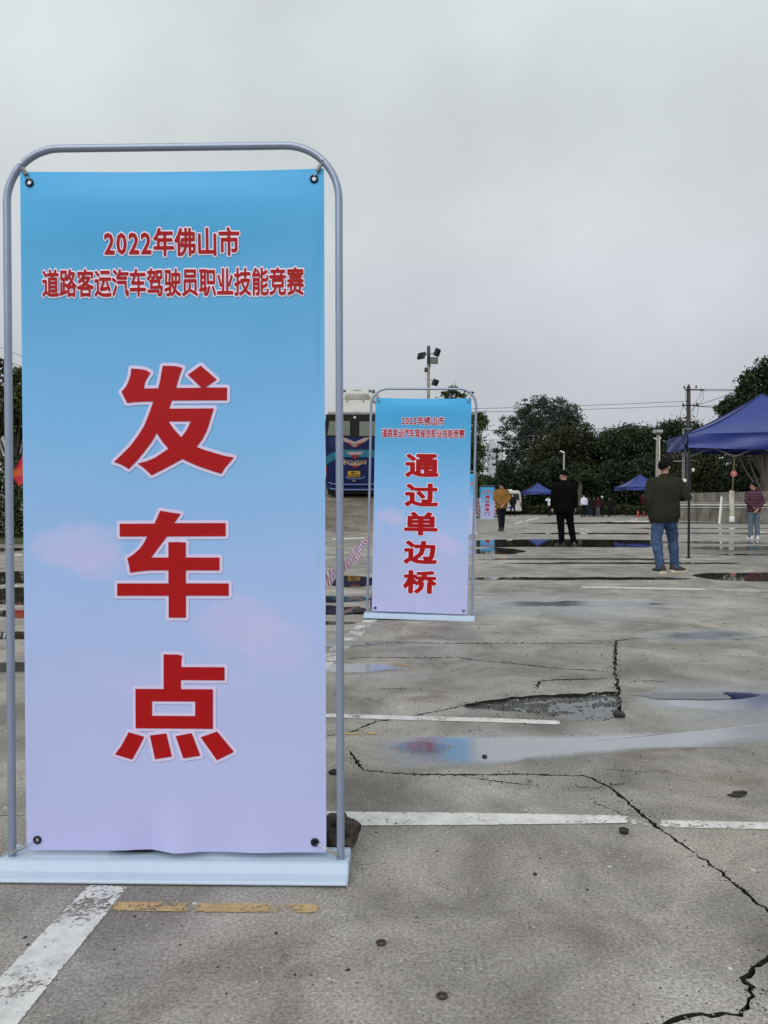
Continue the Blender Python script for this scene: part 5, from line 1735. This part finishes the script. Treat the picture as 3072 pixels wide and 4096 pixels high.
# ------------------------------------------------------------------ people
def cloth_mat(name, col, var=.15, rough=.85):
    return plain(name, col, rough, var=var, scale=5, bump=.25, bscale=60, spec=.06)
M_SKIN = plain('skin', (.36, .20, .14), .55, var=.08)
M_HAIR = plain('black_hair', (.005, .0045, .004), .8, var=.4, scale=60, bump=.6, bscale=120, spec=.1)
M_MASK = plain('pale_face_mask', (.42, .52, .62), .8)
M_EYED = plain('dark_eye', (.02, .015, .012), .3)
M_LIP = plain('lips', (.30, .12, .10), .5)
M_SOLE = plain('cream_sole', (.48, .42, .33), .6)
M_SOLEB = plain('dark_sole', (.02, .02, .02), .7)


def remeshed(mb, voxel, wrinkle=0.0, wscale=9.0, smooth=3, seed=0.0, zlim=None):
    me = mb.mesh('tmp')
    ob = bpy.data.objects.new('tmp', me); COL.objects.link(ob)
    md = ob.modifiers.new('r', 'REMESH'); md.mode = 'VOXEL'; md.voxel_size = voxel
    ms = ob.modifiers.new('s', 'SMOOTH'); ms.factor = .5; ms.iterations = smooth
    bpy.context.view_layer.update()
    out = bpy.data.meshes.new_from_object(ob.evaluated_get(bpy.context.evaluated_depsgraph_get()))
    bpy.data.objects.remove(ob); bpy.data.meshes.remove(me)
    if wrinkle:
        n = len(out.vertices)
        co = np.empty(n * 3, np.float32); out.vertices.foreach_get('co', co); co = co.reshape(-1, 3)
        nm = np.array([v.normal[:] for v in out.vertices], np.float32)
        x, y, z = co[:, 0] * wscale, co[:, 1] * wscale, co[:, 2] * wscale
        w = np.zeros(n)
        r = np.random.default_rng(int(seed * 10) + 3)
        for k in range(7):
            d = r.normal(size=3) * np.array([.7, .7, 1.3]); ph = r.uniform(0, 6); f = 1 + .55 * k
            w += np.abs(np.sin((x * d[0] + y * d[1] + z * d[2]) * f * .6 + ph + 1.4 * np.sin(z * .9 + x * 1.3 + k))) / (1 + .45 * k)
        w = (w - w.mean()) * wrinkle
        co += nm * w[:, None]
        out.vertices.foreach_set('co', co.ravel())
    out.polygons.foreach_set('use_smooth', [True] * len(out.polygons))
    out.update()
    return out


def shoe(parent, pos, yaw, mat, sole, k=1.0, roll=0.0, big=1.0):
    rz = Matrix.Rotation(yaw, 4, 'Z')
    def ringy(y, w, z0, z1):
        return [(-w, y, z0), (w, y, z0), (w, y, z0 + (z1 - z0) * .6), (w * .55, y, z1), (-w * .55, y, z1), (-w, y, z0 + (z1 - z0) * .6)]
    def loftY(rs):
        m = MB(); m.v = [p for r_ in rs for p in r_]
        for i in range(len(rs) - 1):
            for j in range(6):
                m.f.append((i * 6 + j, i * 6 + (j + 1) % 6, (i + 1) * 6 + (j + 1) % 6, (i + 1) * 6 + j)); m.m.append(0)
        m.f += [tuple(range(6)), tuple((len(rs) - 1) * 6 + j for j in range(5, -1, -1))]; m.m += [0, 0]
        return m
    b = big
    up = loftY([ringy(-.075, .024, .022, .07), ringy(-.06, .036, .022, .105), ringy(-.01, .040, .022, .11), ringy(.05, .042, .022, .085), ringy(.11, .048, .022, .062), ringy(.155, .040, .022, .05), ringy(.178, .018, .022, .038)])
    so = loftY([ringy(-.086, .028, 0, .036), ringy(-.070, .043, 0, .040), ringy(.04, .046, 0, .034), ringy(.12, .055, 0, .032), ringy(.172, .044, .004, .032), ringy(.194, .018, .010, .032)])
    M4 = Matrix.Translation(pos) @ rz @ Matrix.Scale(b, 4)
    for m in (up, so): m.v = [tuple(M4 @ Vector(p)) for p in m.v]
    u = up.build('shoe', mat, parent, True)
    so.build('sole', sole, u, True)


def person(u, fv, tv, label, top, trousers, pose='stand', hair=M_HAIR, head_yaw=0.0, face=0.0, voxel=.012, shoes=M_SOLEB, sole=M_SOLEB, bulk=1.0,
           feet=((-.11, 0, 8), (.11, 0, -8)), hem=.80, lean=0.0, cap=False, mask=False, arms='down', group=None, hipx=0.0, knee=((0, 0), (0, 0)), legw=1.0, gap=0.0, shoebig=1.08):
    """u: pixel column, fv: pixel row of the feet, tv: of the top of the head. Built 1.72 m tall facing +y, then scaled."""
    P = gp(u, fv); D = P.y
    H = (fv - tv) * D / FPX
    root = empty('person', P, face, label, 'person', group)
    k = H / 1.735
    root.scale = (k, k, k)
    near = voxel <= .014
    # joints
    hips = Vector((hipx, 0, .90)); neck = Vector((hipx * .6 + lean * .3, -.005, 1.46)); head = neck + Vector((lean * .05, .02, .155))
    sh = {s_: Vector((neck.x + s_ * .185 * (1 + .12 * (bulk - 1)), 0, 1.395)) for s_ in (-1, 1)}
    if arms == 'down':
        el = {s_: sh[s_] + Vector((s_ * .055, -.02, -.27)) for s_ in (-1, 1)}; ha = {s_: el[s_] + Vector((s_ * .01, .05, -.255)) for s_ in (-1, 1)}
    elif arms == 'back':
        el = {s_: sh[s_] + Vector((s_ * .075, -.07, -.25)) for s_ in (-1, 1)}; ha = {s_: Vector((neck.x - .01 + s_ * .012, -.185, .90 - .03 * (s_ + 1) / 2)) for s_ in (-1, 1)}
    elif arms == 'walk':
        el = {-1: sh[-1] + Vector((-.05, .10, -.25)), 1: sh[1] + Vector((.05, -.12, -.24))}; ha = {-1: el[-1] + Vector((0, .15, -.19)), 1: el[1] + Vector((.01, -.02, -.25))}
    elif arms == 'rbent':
        el = {-1: sh[-1] + Vector((-.06, -.03, -.27)), 1: sh[1] + Vector((.135, -.06, -.25))}; ha = {-1: el[-1] + Vector((.03, .06, -.25)), 1: el[1] + Vector((-.10, .22, .04))}
    elif arms == 'lup':
        el = {-1: sh[-1] + Vector((-.20, .05, -.03)), 1: sh[1] + Vector((.05, -.02, -.27))}; ha = {-1: Vector((head.x - .10, .10, 1.60)), 1: el[1] + Vector((.0, .06, -.25))}
    elif arms == 'front':
        el = {s_: sh[s_] + Vector((s_ * .05, .02, -.26)) for s_ in (-1, 1)}; ha = {s_: el[s_] + Vector((-s_ * .10, .22, .02)) for s_ in (-1, 1)}
    ank = {s_: Vector((feet[i][0], feet[i][1], .09)) for i, s_ in enumerate((-1, 1))}
    hj = {s_: hips + Vector((s_ * .088, 0, -.04)) for s_ in (-1, 1)}
    kn = {s_: hj[s_].lerp(ank[s_], .47) + Vector((knee[i][0], knee[i][1] + .015, 0)) for i, s_ in enumerate((-1, 1))}
    # ---- body
    m = MB()
    Rh = Matrix.Rotation(head_yaw, 3, 'Z')
    def hd(x, y, z): return head + Rh @ Vector((x, y, z))
    m.ball(hd(0, -.005, .02), (.074, .092, .098), 16, 12, Rh)
    m.ball(hd(0, .022, -.045), (.056, .066, .070), 14, 10, Rh)
    if near:
        m.tube([hd(0, .082, .012), hd(0, .108, -.022), hd(0, .088, -.036)], [.009, .014, .010], 8)
        for s_ in (-1, 1):
            m.ball(hd(s_ * .077, 0, -.005), (.010, .020, .032), 8, 6, Rh)
    m.tube([neck + Vector((0, 0, -.06)), neck + Vector((0, .008, .04)), hd(0, -.01, -.03)], [.062, .054, .055], 12)
    m.loft([(hips.x, 0, .80, .12, .09), (hips.x, 0, .92, .155, .105), (hips.x * .8, 0, 1.08, .135, .092), (neck.x, 0, 1.28, .165, .105), (neck.x, 0, 1.38, .16, .09), (neck.x, 0, 1.44, .08, .07)], 18)
    for s_ in (-1, 1):
        m.tube([sh[s_] + Vector((-s_ * .04, 0, 0)), sh[s_].lerp(el[s_], .5), el[s_], el[s_].lerp(ha[s_], .5), ha[s_].lerp(el[s_], .12)], [.046, .042, .036, .034, .026], 10)
        d = (ha[s_] - el[s_]).normalized()
        side = d.cross(Vector((0, 1, 0))); side = side.normalized() if side.length > .2 else Vector((1, 0, 0))
        fwd = d.cross(side).normalized()
        if arms == 'back': side = Vector((1, 0, 0)); fwd = Vector((0, -1, 0)) ; d = Vector((-s_ * .75, -.05, -.65)).normalized(); side = d.cross(fwd).normalized()
        m.ball(ha[s_] + d * .035, (.030, .030, .042) if not near else (.034, .022, .044), 10, 8)
        if near:
            for j in range(4):
                b = ha[s_] + d * .055 + fwd * ((j - 1.5) * .017)
                L = (.058, .068, .064, .050)[j]
                c1 = b + d * L * .5; c2 = c1 + (d * .7 + side * (-s_) * .55) * L * .5
                m.tube([b - d * .02, b, c1, c2], [.0085, .0088, .008, .0068], 6)
            tb = ha[s_] + d * .015 + fwd * .026
            m.tube([tb - fwd * .012, tb + fwd * .02 + d * .02, tb + fwd * .026 + d * .045], [.0105, .0098, .008], 6)
        m.tube([hj[s_] + Vector((0, 0, .04)), hj[s_].lerp(kn[s_], .5), kn[s_], kn[s_].lerp(ank[s_], .35), ank[s_]], [.078, .068, .050, .050, .034], 10)
    link('body', remeshed(m, .0075 if near else voxel, smooth=2), M_SKIN, root)
    if near:
        for s_ in (-1, 1):
            e_ = MB(); e_.ball(hd(s_ * .030, .083, .012), (.012, .007, .006), 8, 6, Rh); e_.build('eye', M_EYED, root, True)
        e_ = MB(); e_.ball(hd(0, .086, -.062), (.022, .006, .006), 8, 6, Rh); e_.build('mouth', M_LIP, root, True)
    # ---- hair or cap: shell over the skull, open at the face
    bm = bmesh.new(); bmesh.ops.create_uvsphere(bm, u_segments=28, v_segments=20, radius=1)
    dl = []
    for v in bm.verts:
        c = v.co
        lim = (-.10 if not cap else .02) + (.62 * max(0, c.y) ** 1.0) - (.62 if not cap else .25) * max(0, -c.y)
        if c.z < lim: dl.append(v)
    bmesh.ops.delete(bm, geom=dl, context='VERTS')
    for v in bm.verts:
        n_ = noise.noise(v.co * 5 + Vector((u, 0, 0))) * (.05 if not cap else .01) + noise.noise(v.co * 14 + Vector((u, 0, 0))) * (.05 if not cap else 0)
        v.co = Vector((v.co.x * .089, v.co.y * .108, v.co.z * .112)) * (1 + n_)
        v.co = head + Rh @ (v.co + Vector((0, -.006, .026)))
    geom = bmesh.ops.extrude_face_region(bm, geom=bm.faces[:])
    for v in [g_ for g_ in geom['geom'] if isinstance(g_, bmesh.types.BMVert)]: v.co = head + (v.co - head) * .93
    hm = MB(); hm.addbm(bm)
    hob = hm.build('knit_cap' if cap else 'hair', hair, root, True)
    if cap:
        cm = MB(); cm.tube([hd(.088 * math.cos(a), -.006 + .107 * math.sin(a), .035 + .030 * math.sin(a)) for a in [2 * PI * i / 24 for i in range(25)]], .013, 8, caps=False)
        cm.build('cap_brim', hair, hob, True)
    if mask:
        cm = MB(); cm.ball(hd(0, .045, -.055), (.060, .060, .048), 14, 10, Rh); cm.build('face_mask', M_MASK, root, True)
        if near:
            cm = MB()
            for s_ in (-1, 1): cm.tube([hd(s_ * .055, .06, -.03), hd(s_ * .078, .0, 0.01)], .002, 5)
            cm.build('mask_loops', M_MASK, root)
    # ---- top
    b = bulk
    m = MB()
    cx = neck.x
    m.loft([(hips.x, -.004, hem, .168 * b, .118 * b), (hips.x, -.004, hem + .03, .176 * b, .125 * b), (hips.x, -.004, hem + .09, .190 * b, .136 * b), (hips.x * .8 + cx * .2, -.005, 1.08, .186 * b, .130 * b),
            (cx, -.006, 1.25, .200 * b, .132 * b), (cx, -.006, 1.36, .198 * b, .118 * b), (cx, -.004, 1.425, .150 * b, .095), (cx, 0, 1.465, .088, .078), (cx, .004, 1.50, .068, .068)], 26, power=2.3)
    for s_ in (-1, 1):
        e1 = el[s_]; h1 = ha[s_]
        cuff = h1.lerp(e1, .10 if arms != 'back' else .26)
        m.tube([Vector((cx + s_ * .08, 0, 1.40)), sh[s_] + Vector((s_ * .002, 0, -.01)), sh[s_].lerp(e1, .5), e1, e1.lerp(cuff, .5), cuff], [.075, .078 * b, .070 * b, .060 * b, .056 * b, .043 * b], 12)
    link('jacket' if b > 1.02 else 'shirt', remeshed(m, max(.010, voxel * .85), .0055 if near else .004, 10, 2, seed=u % 17), top, root)
    if near:
        cm = MB(); cm.tube([Vector((cx + .069 * math.cos(a), .002 + .066 * math.sin(a), 1.497 - .012 * math.sin(a))) for a in [2 * PI * i / 20 for i in range(21)]], .0115, 8, caps=False)
        cm.build('collar', top, root, True)
    # ---- trousers
    m = MB()
    m.loft([(hips.x, 0, .75, .125, .10), (hips.x, -.004, .80, .155, .118), (hips.x, -.006, .90, .165, .122), (hips.x, 0, 1.0, .150, .110)], 22, power=2.3)
    for s_ in (-1, 1):
        a_ = ank[s_] + Vector((0, 0, -.035)); lw = legw
        m.tube([hj[s_] + Vector((0, 0, .02)), hj[s_] + Vector((0, 0, -.06)), hj[s_].lerp(kn[s_], .5), kn[s_], kn[s_].lerp(a_, .35), kn[s_].lerp(a_, .75), a_], [.088, .094 * lw, .086 * lw, .072 * lw, .068 * lw, .060 * lw, .060 * lw], 14)
    link('trousers', remeshed(m, max(.010, voxel * .85), .0065 if near else .004, 9, 2, seed=(u + 5) % 13), trousers, root)
    for i, s_ in enumerate((-1, 1)):
        p = Vector((feet[i][0], feet[i][1] - .0, 0))
        shoe(root, p, R(feet[i][2]), shoes, sole, big=shoebig)
    return root


def plaid():
    q = NT('red_navy_plaid'); p = q.obj(); s_ = q.n('ShaderNodeSeparateXYZ', {'Vector': p})
    def band(v, f, lo, hi): return q.mr(q.math('FRACT', q.math('MULTIPLY', v, f)), lo, hi)
    a = q.math('LESS_THAN', q.math('FRACT', q.math('MULTIPLY', s_.outputs['X'], 11.0)), .42)
    b = q.math('LESS_THAN', q.math('FRACT', q.math('MULTIPLY', s_.outputs['Z'], 11.0)), .42)
    c = q.mix(q.math('MULTIPLY', a, .6), (.075, .010, .018), (.012, .008, .024)); c = q.mix(q.math('MULTIPLY', b, .6), c, (.008, .007, .02))
    l1 = q.math('LESS_THAN', q.math('FRACT', q.math('ADD', q.math('MULTIPLY', s_.outputs['X'], 11.0), .3)), .08); l2 = q.math('LESS_THAN', q.math('FRACT', q.math('ADD', q.math('MULTIPLY', s_.outputs['Z'], 11.0), .3)), .08)
    c = q.mix(q.math('MULTIPLY', q.math('MAXIMUM', l1, l2), .5), c, (.17, .10, .16)); q.color(c); q.set(Roughness=.85); return q.m


def denim(name, col):
    q = NT(name); p = q.obj()
    n1 = q.noise(p, 7, 5, .65, .5); n2 = q.noise(p, 60, 3, .6)
    q.color(q.mix(q.mr(q.math('ADD', q.math('MULTIPLY', n1, .75), q.math('MULTIPLY', n2, .25)), .35, .68), tuple(c * .62 for c in col), tuple(min(1, c * 1.75) for c in col))); q.set(Roughness=.85)
    q.l(q.bump(n2, .2, .003), q.b.inputs['Normal']); return q.m


C_BLACK = cloth_mat('black_cloth', (.003, .003, .0036), rough=.9); C_BLACK2 = cloth_mat('near_black_trousers', (.003, .003, .0034), rough=.9)
C_OLIVE = cloth_mat('olive_jacket_cloth', (.022, .024, .017)); C_MUST = cloth_mat('mustard_jacket_cloth', (.20, .105, .028), .3)
C_NAVY = cloth_mat('navy_trousers', (.010, .012, .022)); C_WHITE = cloth_mat('white_shirt_cloth', (.55, .60, .72)); C_GREY = cloth_mat('grey_shirt_cloth', (.10, .10, .12))
C_DARK = cloth_mat('dark_clothes', (.012, .012, .014)); C_DKBLUE = cloth_mat('dark_blue_jeans', (.018, .028, .055)); C_MAROON = cloth_mat('maroon_jacket_cloth', (.05, .012, .014))
D_BLUE = denim('blue_denim', (.028, .055, .125)); D_PALE = denim('washed_denim', (.075, .105, .14))
S_WHITE = plain('white_trainers', (.55, .56, .62), .5); S_DARK = plain('black_shoe', (.012, .012, .012), .35); S_BROWN = plain('dark_mesh_shoe', (.025, .022, .018), .7)

person(2256, 2187, 1882, 'man in black jacket, trousers and knit cap standing with his feet apart, face turned left', C_BLACK, C_BLACK2, head_yaw=R(48), cap=True, hair=plain('black_knit', (.005, .005, .006), .95, spec=.05), mask=False,
       shoes=S_DARK, sole=M_SOLEB, bulk=1.22, feet=((-.05, 0, 40), (.235, .02, -15)), hem=.76, hipx=0.0, arms='down', legw=1.12, voxel=.012)
person(2660, 2292, 1838, 'man in olive jacket and blue jeans with his right elbow bent, beside the tent leg', C_OLIVE, D_BLUE, head_yaw=R(-42), shoes=S_BROWN, sole=M_SOLE, bulk=1.24,
       feet=((-.10, -.10, 10), (.19, .10, -62)), hem=.78, arms='rbent', legw=1.12, hipx=-0.02, knee=((-.035, .02), (.035, .05)), voxel=.011, shoebig=1.22)
person(2006, 2124, 1927, 'man in mustard jacket walking away with hands clasped behind his back', C_MUST, C_NAVY, head_yaw=R(22), shoes=S_DARK, bulk=1.13, feet=((-.05, -.10, 5), (.05, .12, -5)), hem=.79, arms='back', voxel=.013)
person(3014, 2156, 1930, 'man in red and navy plaid shirt and pale jeans, near the right edge', plaid(), D_PALE, head_yaw=R(50), shoes=S_WHITE, sole=S_WHITE, bulk=1.08, feet=((-.075, .02, 10), (.10, -.05, -20)), hem=.82, arms='back', legw=1.08, voxel=.013)
V = .022
person(2051, 2063, 1976, 'man in dark suit and pale mask striding before the white van', C_DARK, C_DARK, mask=True, face=R(150), feet=((-.10, -.26, 0), (.10, .28, 0)), arms='down', voxel=V, hem=.80)
person(2093, 2054, 1984, 'man in grey shirt and dark blue jeans right of the white van', C_GREY, C_DKBLUE, feet=((-.06, 0, 5), (.06, 0, -5)), arms='down', voxel=V, hem=.92)
person(2109, 2048, 1984, 'dark clothed figure with a pale mask just behind the man in the grey shirt', C_DARK, C_DARK, mask=True, face=R(170), feet=((-.06, 0, 5), (.06, 0, -5)), voxel=V)
person(2134, 2050, 1982, 'dark clothed person standing by the open van under the left distant tent', C_DARK, C_DARK, feet=((-.07, 0, 5), (.07, 0, -5)), voxel=V, arms='front')
person(2160, 2048, 1990, 'dark clothed person beside the red cones under the left distant tent', C_DARK, C_DARK, face=R(60), feet=((-.07, 0, 5), (.07, 0, -5)), voxel=V, arms='front')
person(2199, 2065, 1985, 'person in white top raising an arm, half behind the man in black', C_WHITE, C_DARK, face=R(20), feet=((-.05, 0, 5), (.05, 0, -5)), voxel=V, arms='lup', hem=.90)
person(2336, 2068, 1977, 'man in white shirt and dark trousers leading the distant group', C_WHITE, C_DARK, face=R(10), head_yaw=R(40), mask=True, feet=((-.12, .05, 60), (.10, 0, -10)), voxel=V, hem=.92)
for (px, fy, ty, lab, c1, c2) in ((2357, 2067, 1986, 'dark topped person in blue jeans right behind the man in the white shirt', C_DARK, C_DKBLUE), (2376, 2067, 1986, 'dark figure second in the tight distant group of three', C_DARK, C_DARK),
                                  (2391, 2067, 1983, 'figure in maroon jacket in the middle of the tight distant group', C_MAROON, C_GREY), (2408, 2067, 1984, 'dark figure with a pale cap at the right of the tight distant group', C_DARK, C_DARK),
                                  (2438, 2067, 1988, 'dark figure standing alone at the right of the distant group', C_DARK, C_DARK)):
    person(px, fy, ty, lab, c1, c2, face=R(random.uniform(-30, 30)), feet=((-.08, 0, 5), (.08, 0, -5)), voxel=V, group='men in a distant group', hair=S_WHITE if 'pale cap' in lab else M_HAIR, cap='pale cap' in lab)
person(2572, 2060, 1972, 'person in dark red top under the distant tent, half behind the olive jacket', C_MAROON, C_DARK, feet=((-.08, 0, 5), (.08, 0, -5)), voxel=V, arms='front')
person(1919, 2062, 1983, 'person in white half hidden behind the left edge of the farthest banner', C_WHITE, C_DARK, feet=((-.06, 0, 5), (.06, 0, -5)), voxel=V, arms='down')

# ------------------------------------------------------------------ vans, cones, striped barriers far off
def van(px, d, wpx, label, colr, open_=False):
    b = at(px, 2009, d); W = wpx * d / FPX; H_ = W * 1.10
    root = empty('van', (b.x, d, 0), 0, label, 'van')
    body = colr; L = 4.4
    # lofted body, tumblehome and rounded tail
    secs = []
    for (y, f, zt_) in ((0, .93, .93), (.10, .99, .985), (.6, 1, 1), (L - 1.3, 1, 1), (L - .5, .95, .72), (L, .85, .5)):
        w = W / 2 * f; h = H_ * zt_
        secs.append([(-w * .96, y, .28), (-w, y, .45), (-w, y, h * .58), (-w * .90, y, h * .93), (-w * .72, y, h), (w * .72, y, h), (w * .90, y, h * .93), (w, y, h * .58), (w, y, .45), (w * .96, y, .28)])
    n = 10; m = MB(); m.v = [p for s_ in secs for p in s_]
    for i in range(len(secs) - 1):
        for k in range(n):
            k2 = (k + 1) % n; m.f.append((i * n + k, i * n + k2, (i + 1) * n + k2, (i + 1) * n + k)); m.m.append(0)
    m.f += [tuple(range(n)), tuple((len(secs) - 1) * n + k for k in range(n - 1, -1, -1))]; m.m += [0, 0]
    m.build('body', body, root, True)
    if open_:
        m = MB(); m.rbox((0, -.005, H_ * .58), (W * .80, .03, H_ * .62), .01); m.build('open_load_bay', M_BLACK, root)
        m = MB(); m.rbox((0, -.35, H_ * 1.0), (W * .85, .75, .05), .02, Matrix.Rotation(R(-8), 3, 'X')); m.build('raised_tailgate', body, root)
        for (x, z, s_) in ((-.3, .55, .3), (.15, .6, .4), (.32, .95, .22)):
            m = MB(); m.rbox((x, -.06, z), (s_, .2, s_ * .9), .02); m.build('crate', plain('grey_crate', (.12, .11, .09), .8), root)
    else:
        m = MB(); m.prism([(-W * .40, H_ * .60), (W * .40, H_ * .60), (W * .35, H_ * .86), (-W * .35, H_ * .86)], -.012, .05, 'y'); m.build('rear_window', M_GLASSD, root)
        m = MB(); m.rbox((0, -.02, H_ * .30), (W * .26, .02, .13), .004); m.build('licence_plate', plain('blue_plate', (.05, .09, .3), .4), root)
        m = MB(); m.rbox((0, -.05, .40), (W * .96, .14, .17), .03); m.build('bumper', body, root, True)
        m = MB(); m.box((0, -.006, H_ * .55), (W * .8, .02, .015)); m.build('tailgate_gap', M_BLACK, root)
        m = MB(); m.tube([(-.18, .5, H_ + .02), (.18, .5, H_ + .02)], .05, 8); m.build('roof_vent', M_WHITE, root)
    for s_ in (-1, 1):
        m = MB(); m.rbox((s_ * W * .445, -.01, H_ * .44), (.09, .05, .30), .015); m.build('tail_lamp', M_REDP, root, True)
        for wy in (.9, 3.4):
            m = MB(); m.tube([(s_ * (W / 2 - .16), wy, .29), (s_ * (W / 2 + .01), wy, .29)], .29, 16); m.build('wheel', M_BLACK, root, True)
van(2043, 59, 90, 'white minivan seen from behind, right of the man in mustard', M_COACHW)
van(2143, 66, 50, 'pale van with its tailgate open under the left distant tent', plain('cream_van_paint', (.45, .42, .33), .5), True)

def cone(u, v, hpx, label, g='red traffic cones'):
    P = gp(u, v); h = hpx * P.y / FPX
    root = empty('traffic_cone', P, 0, label, 'traffic cone', g)
    m = MB(); m.rbox((0, 0, .02), (h * .55, h * .55, .04), .01); m.build('foot', M_CONERED, root)
    m = MB(); m.loft([(0, 0, .041, h * .20, h * .20), (0, 0, h, h * .04, h * .04)], 16); m.build('body', M_CONERED, root, True)
    m = MB(); m.loft([(0, 0, h * .55, h * .118, h * .118), (0, 0, h * .72, h * .09, h * .09)], 16); m.build('white_band', M_WHITE, root, True)
cone(2162, 2049, 20, 'left one of the two small red cones by the open van', 'red traffic cones')
cone(2169, 2050, 18, 'right one of the two small red cones by the open van')
cone(2552, 2068, 28, 'red cone left of the olive-jacketed man, under the distant tent')
cone(2574, 2066, 26, 'red cone close to the olive-jacketed man, right one under the distant tent')
q = NT('red_white_striped_plastic'); s_ = q.n('ShaderNodeSeparateXYZ', {'Vector': q.obj()})
f = q.math('FRACT', q.math('MULTIPLY', q.math('ADD', s_.outputs['Z'], s_.outputs['X']), 4.5))
q.color(q.mix(q.math('LESS_THAN', f, .5), (.6, .58, .6), (.42, .02, .03))); q.set(Roughness=.5); M_STRIPE = q.m
for (u, v, side) in ((1912, 2072, 'left'), (1978, 2070, 'right')):
    P = gp(u, v); root = empty('striped_barrier', P, 0, f'red and white striped post showing at the {side} side of the farthest banner', 'barrier')
    m = MB(); m.rbox((0, 0, .62), (.20, .12, 1.1), .03); m.build('post', M_STRIPE, root, True)
    m = MB(); m.rbox((0, 0, .035), (.42, .36, .07), .02); m.build('foot', M_BLACK, root, True)
# pale trunk among the dark trees behind the distant group
P = tpx(2322, 0, 62)
tree('thick trunked old tree before the dark trees, above the man in the white shirt', P, [(0, 3.1, .9, .45), (.7, 2.9, .6, .4), (-.8, 3.3, .7, .4)], 2600, .10, L_NEAR, bark=M_BARK, trunk_r=.34, seed=31, clumps=40, branches=False)
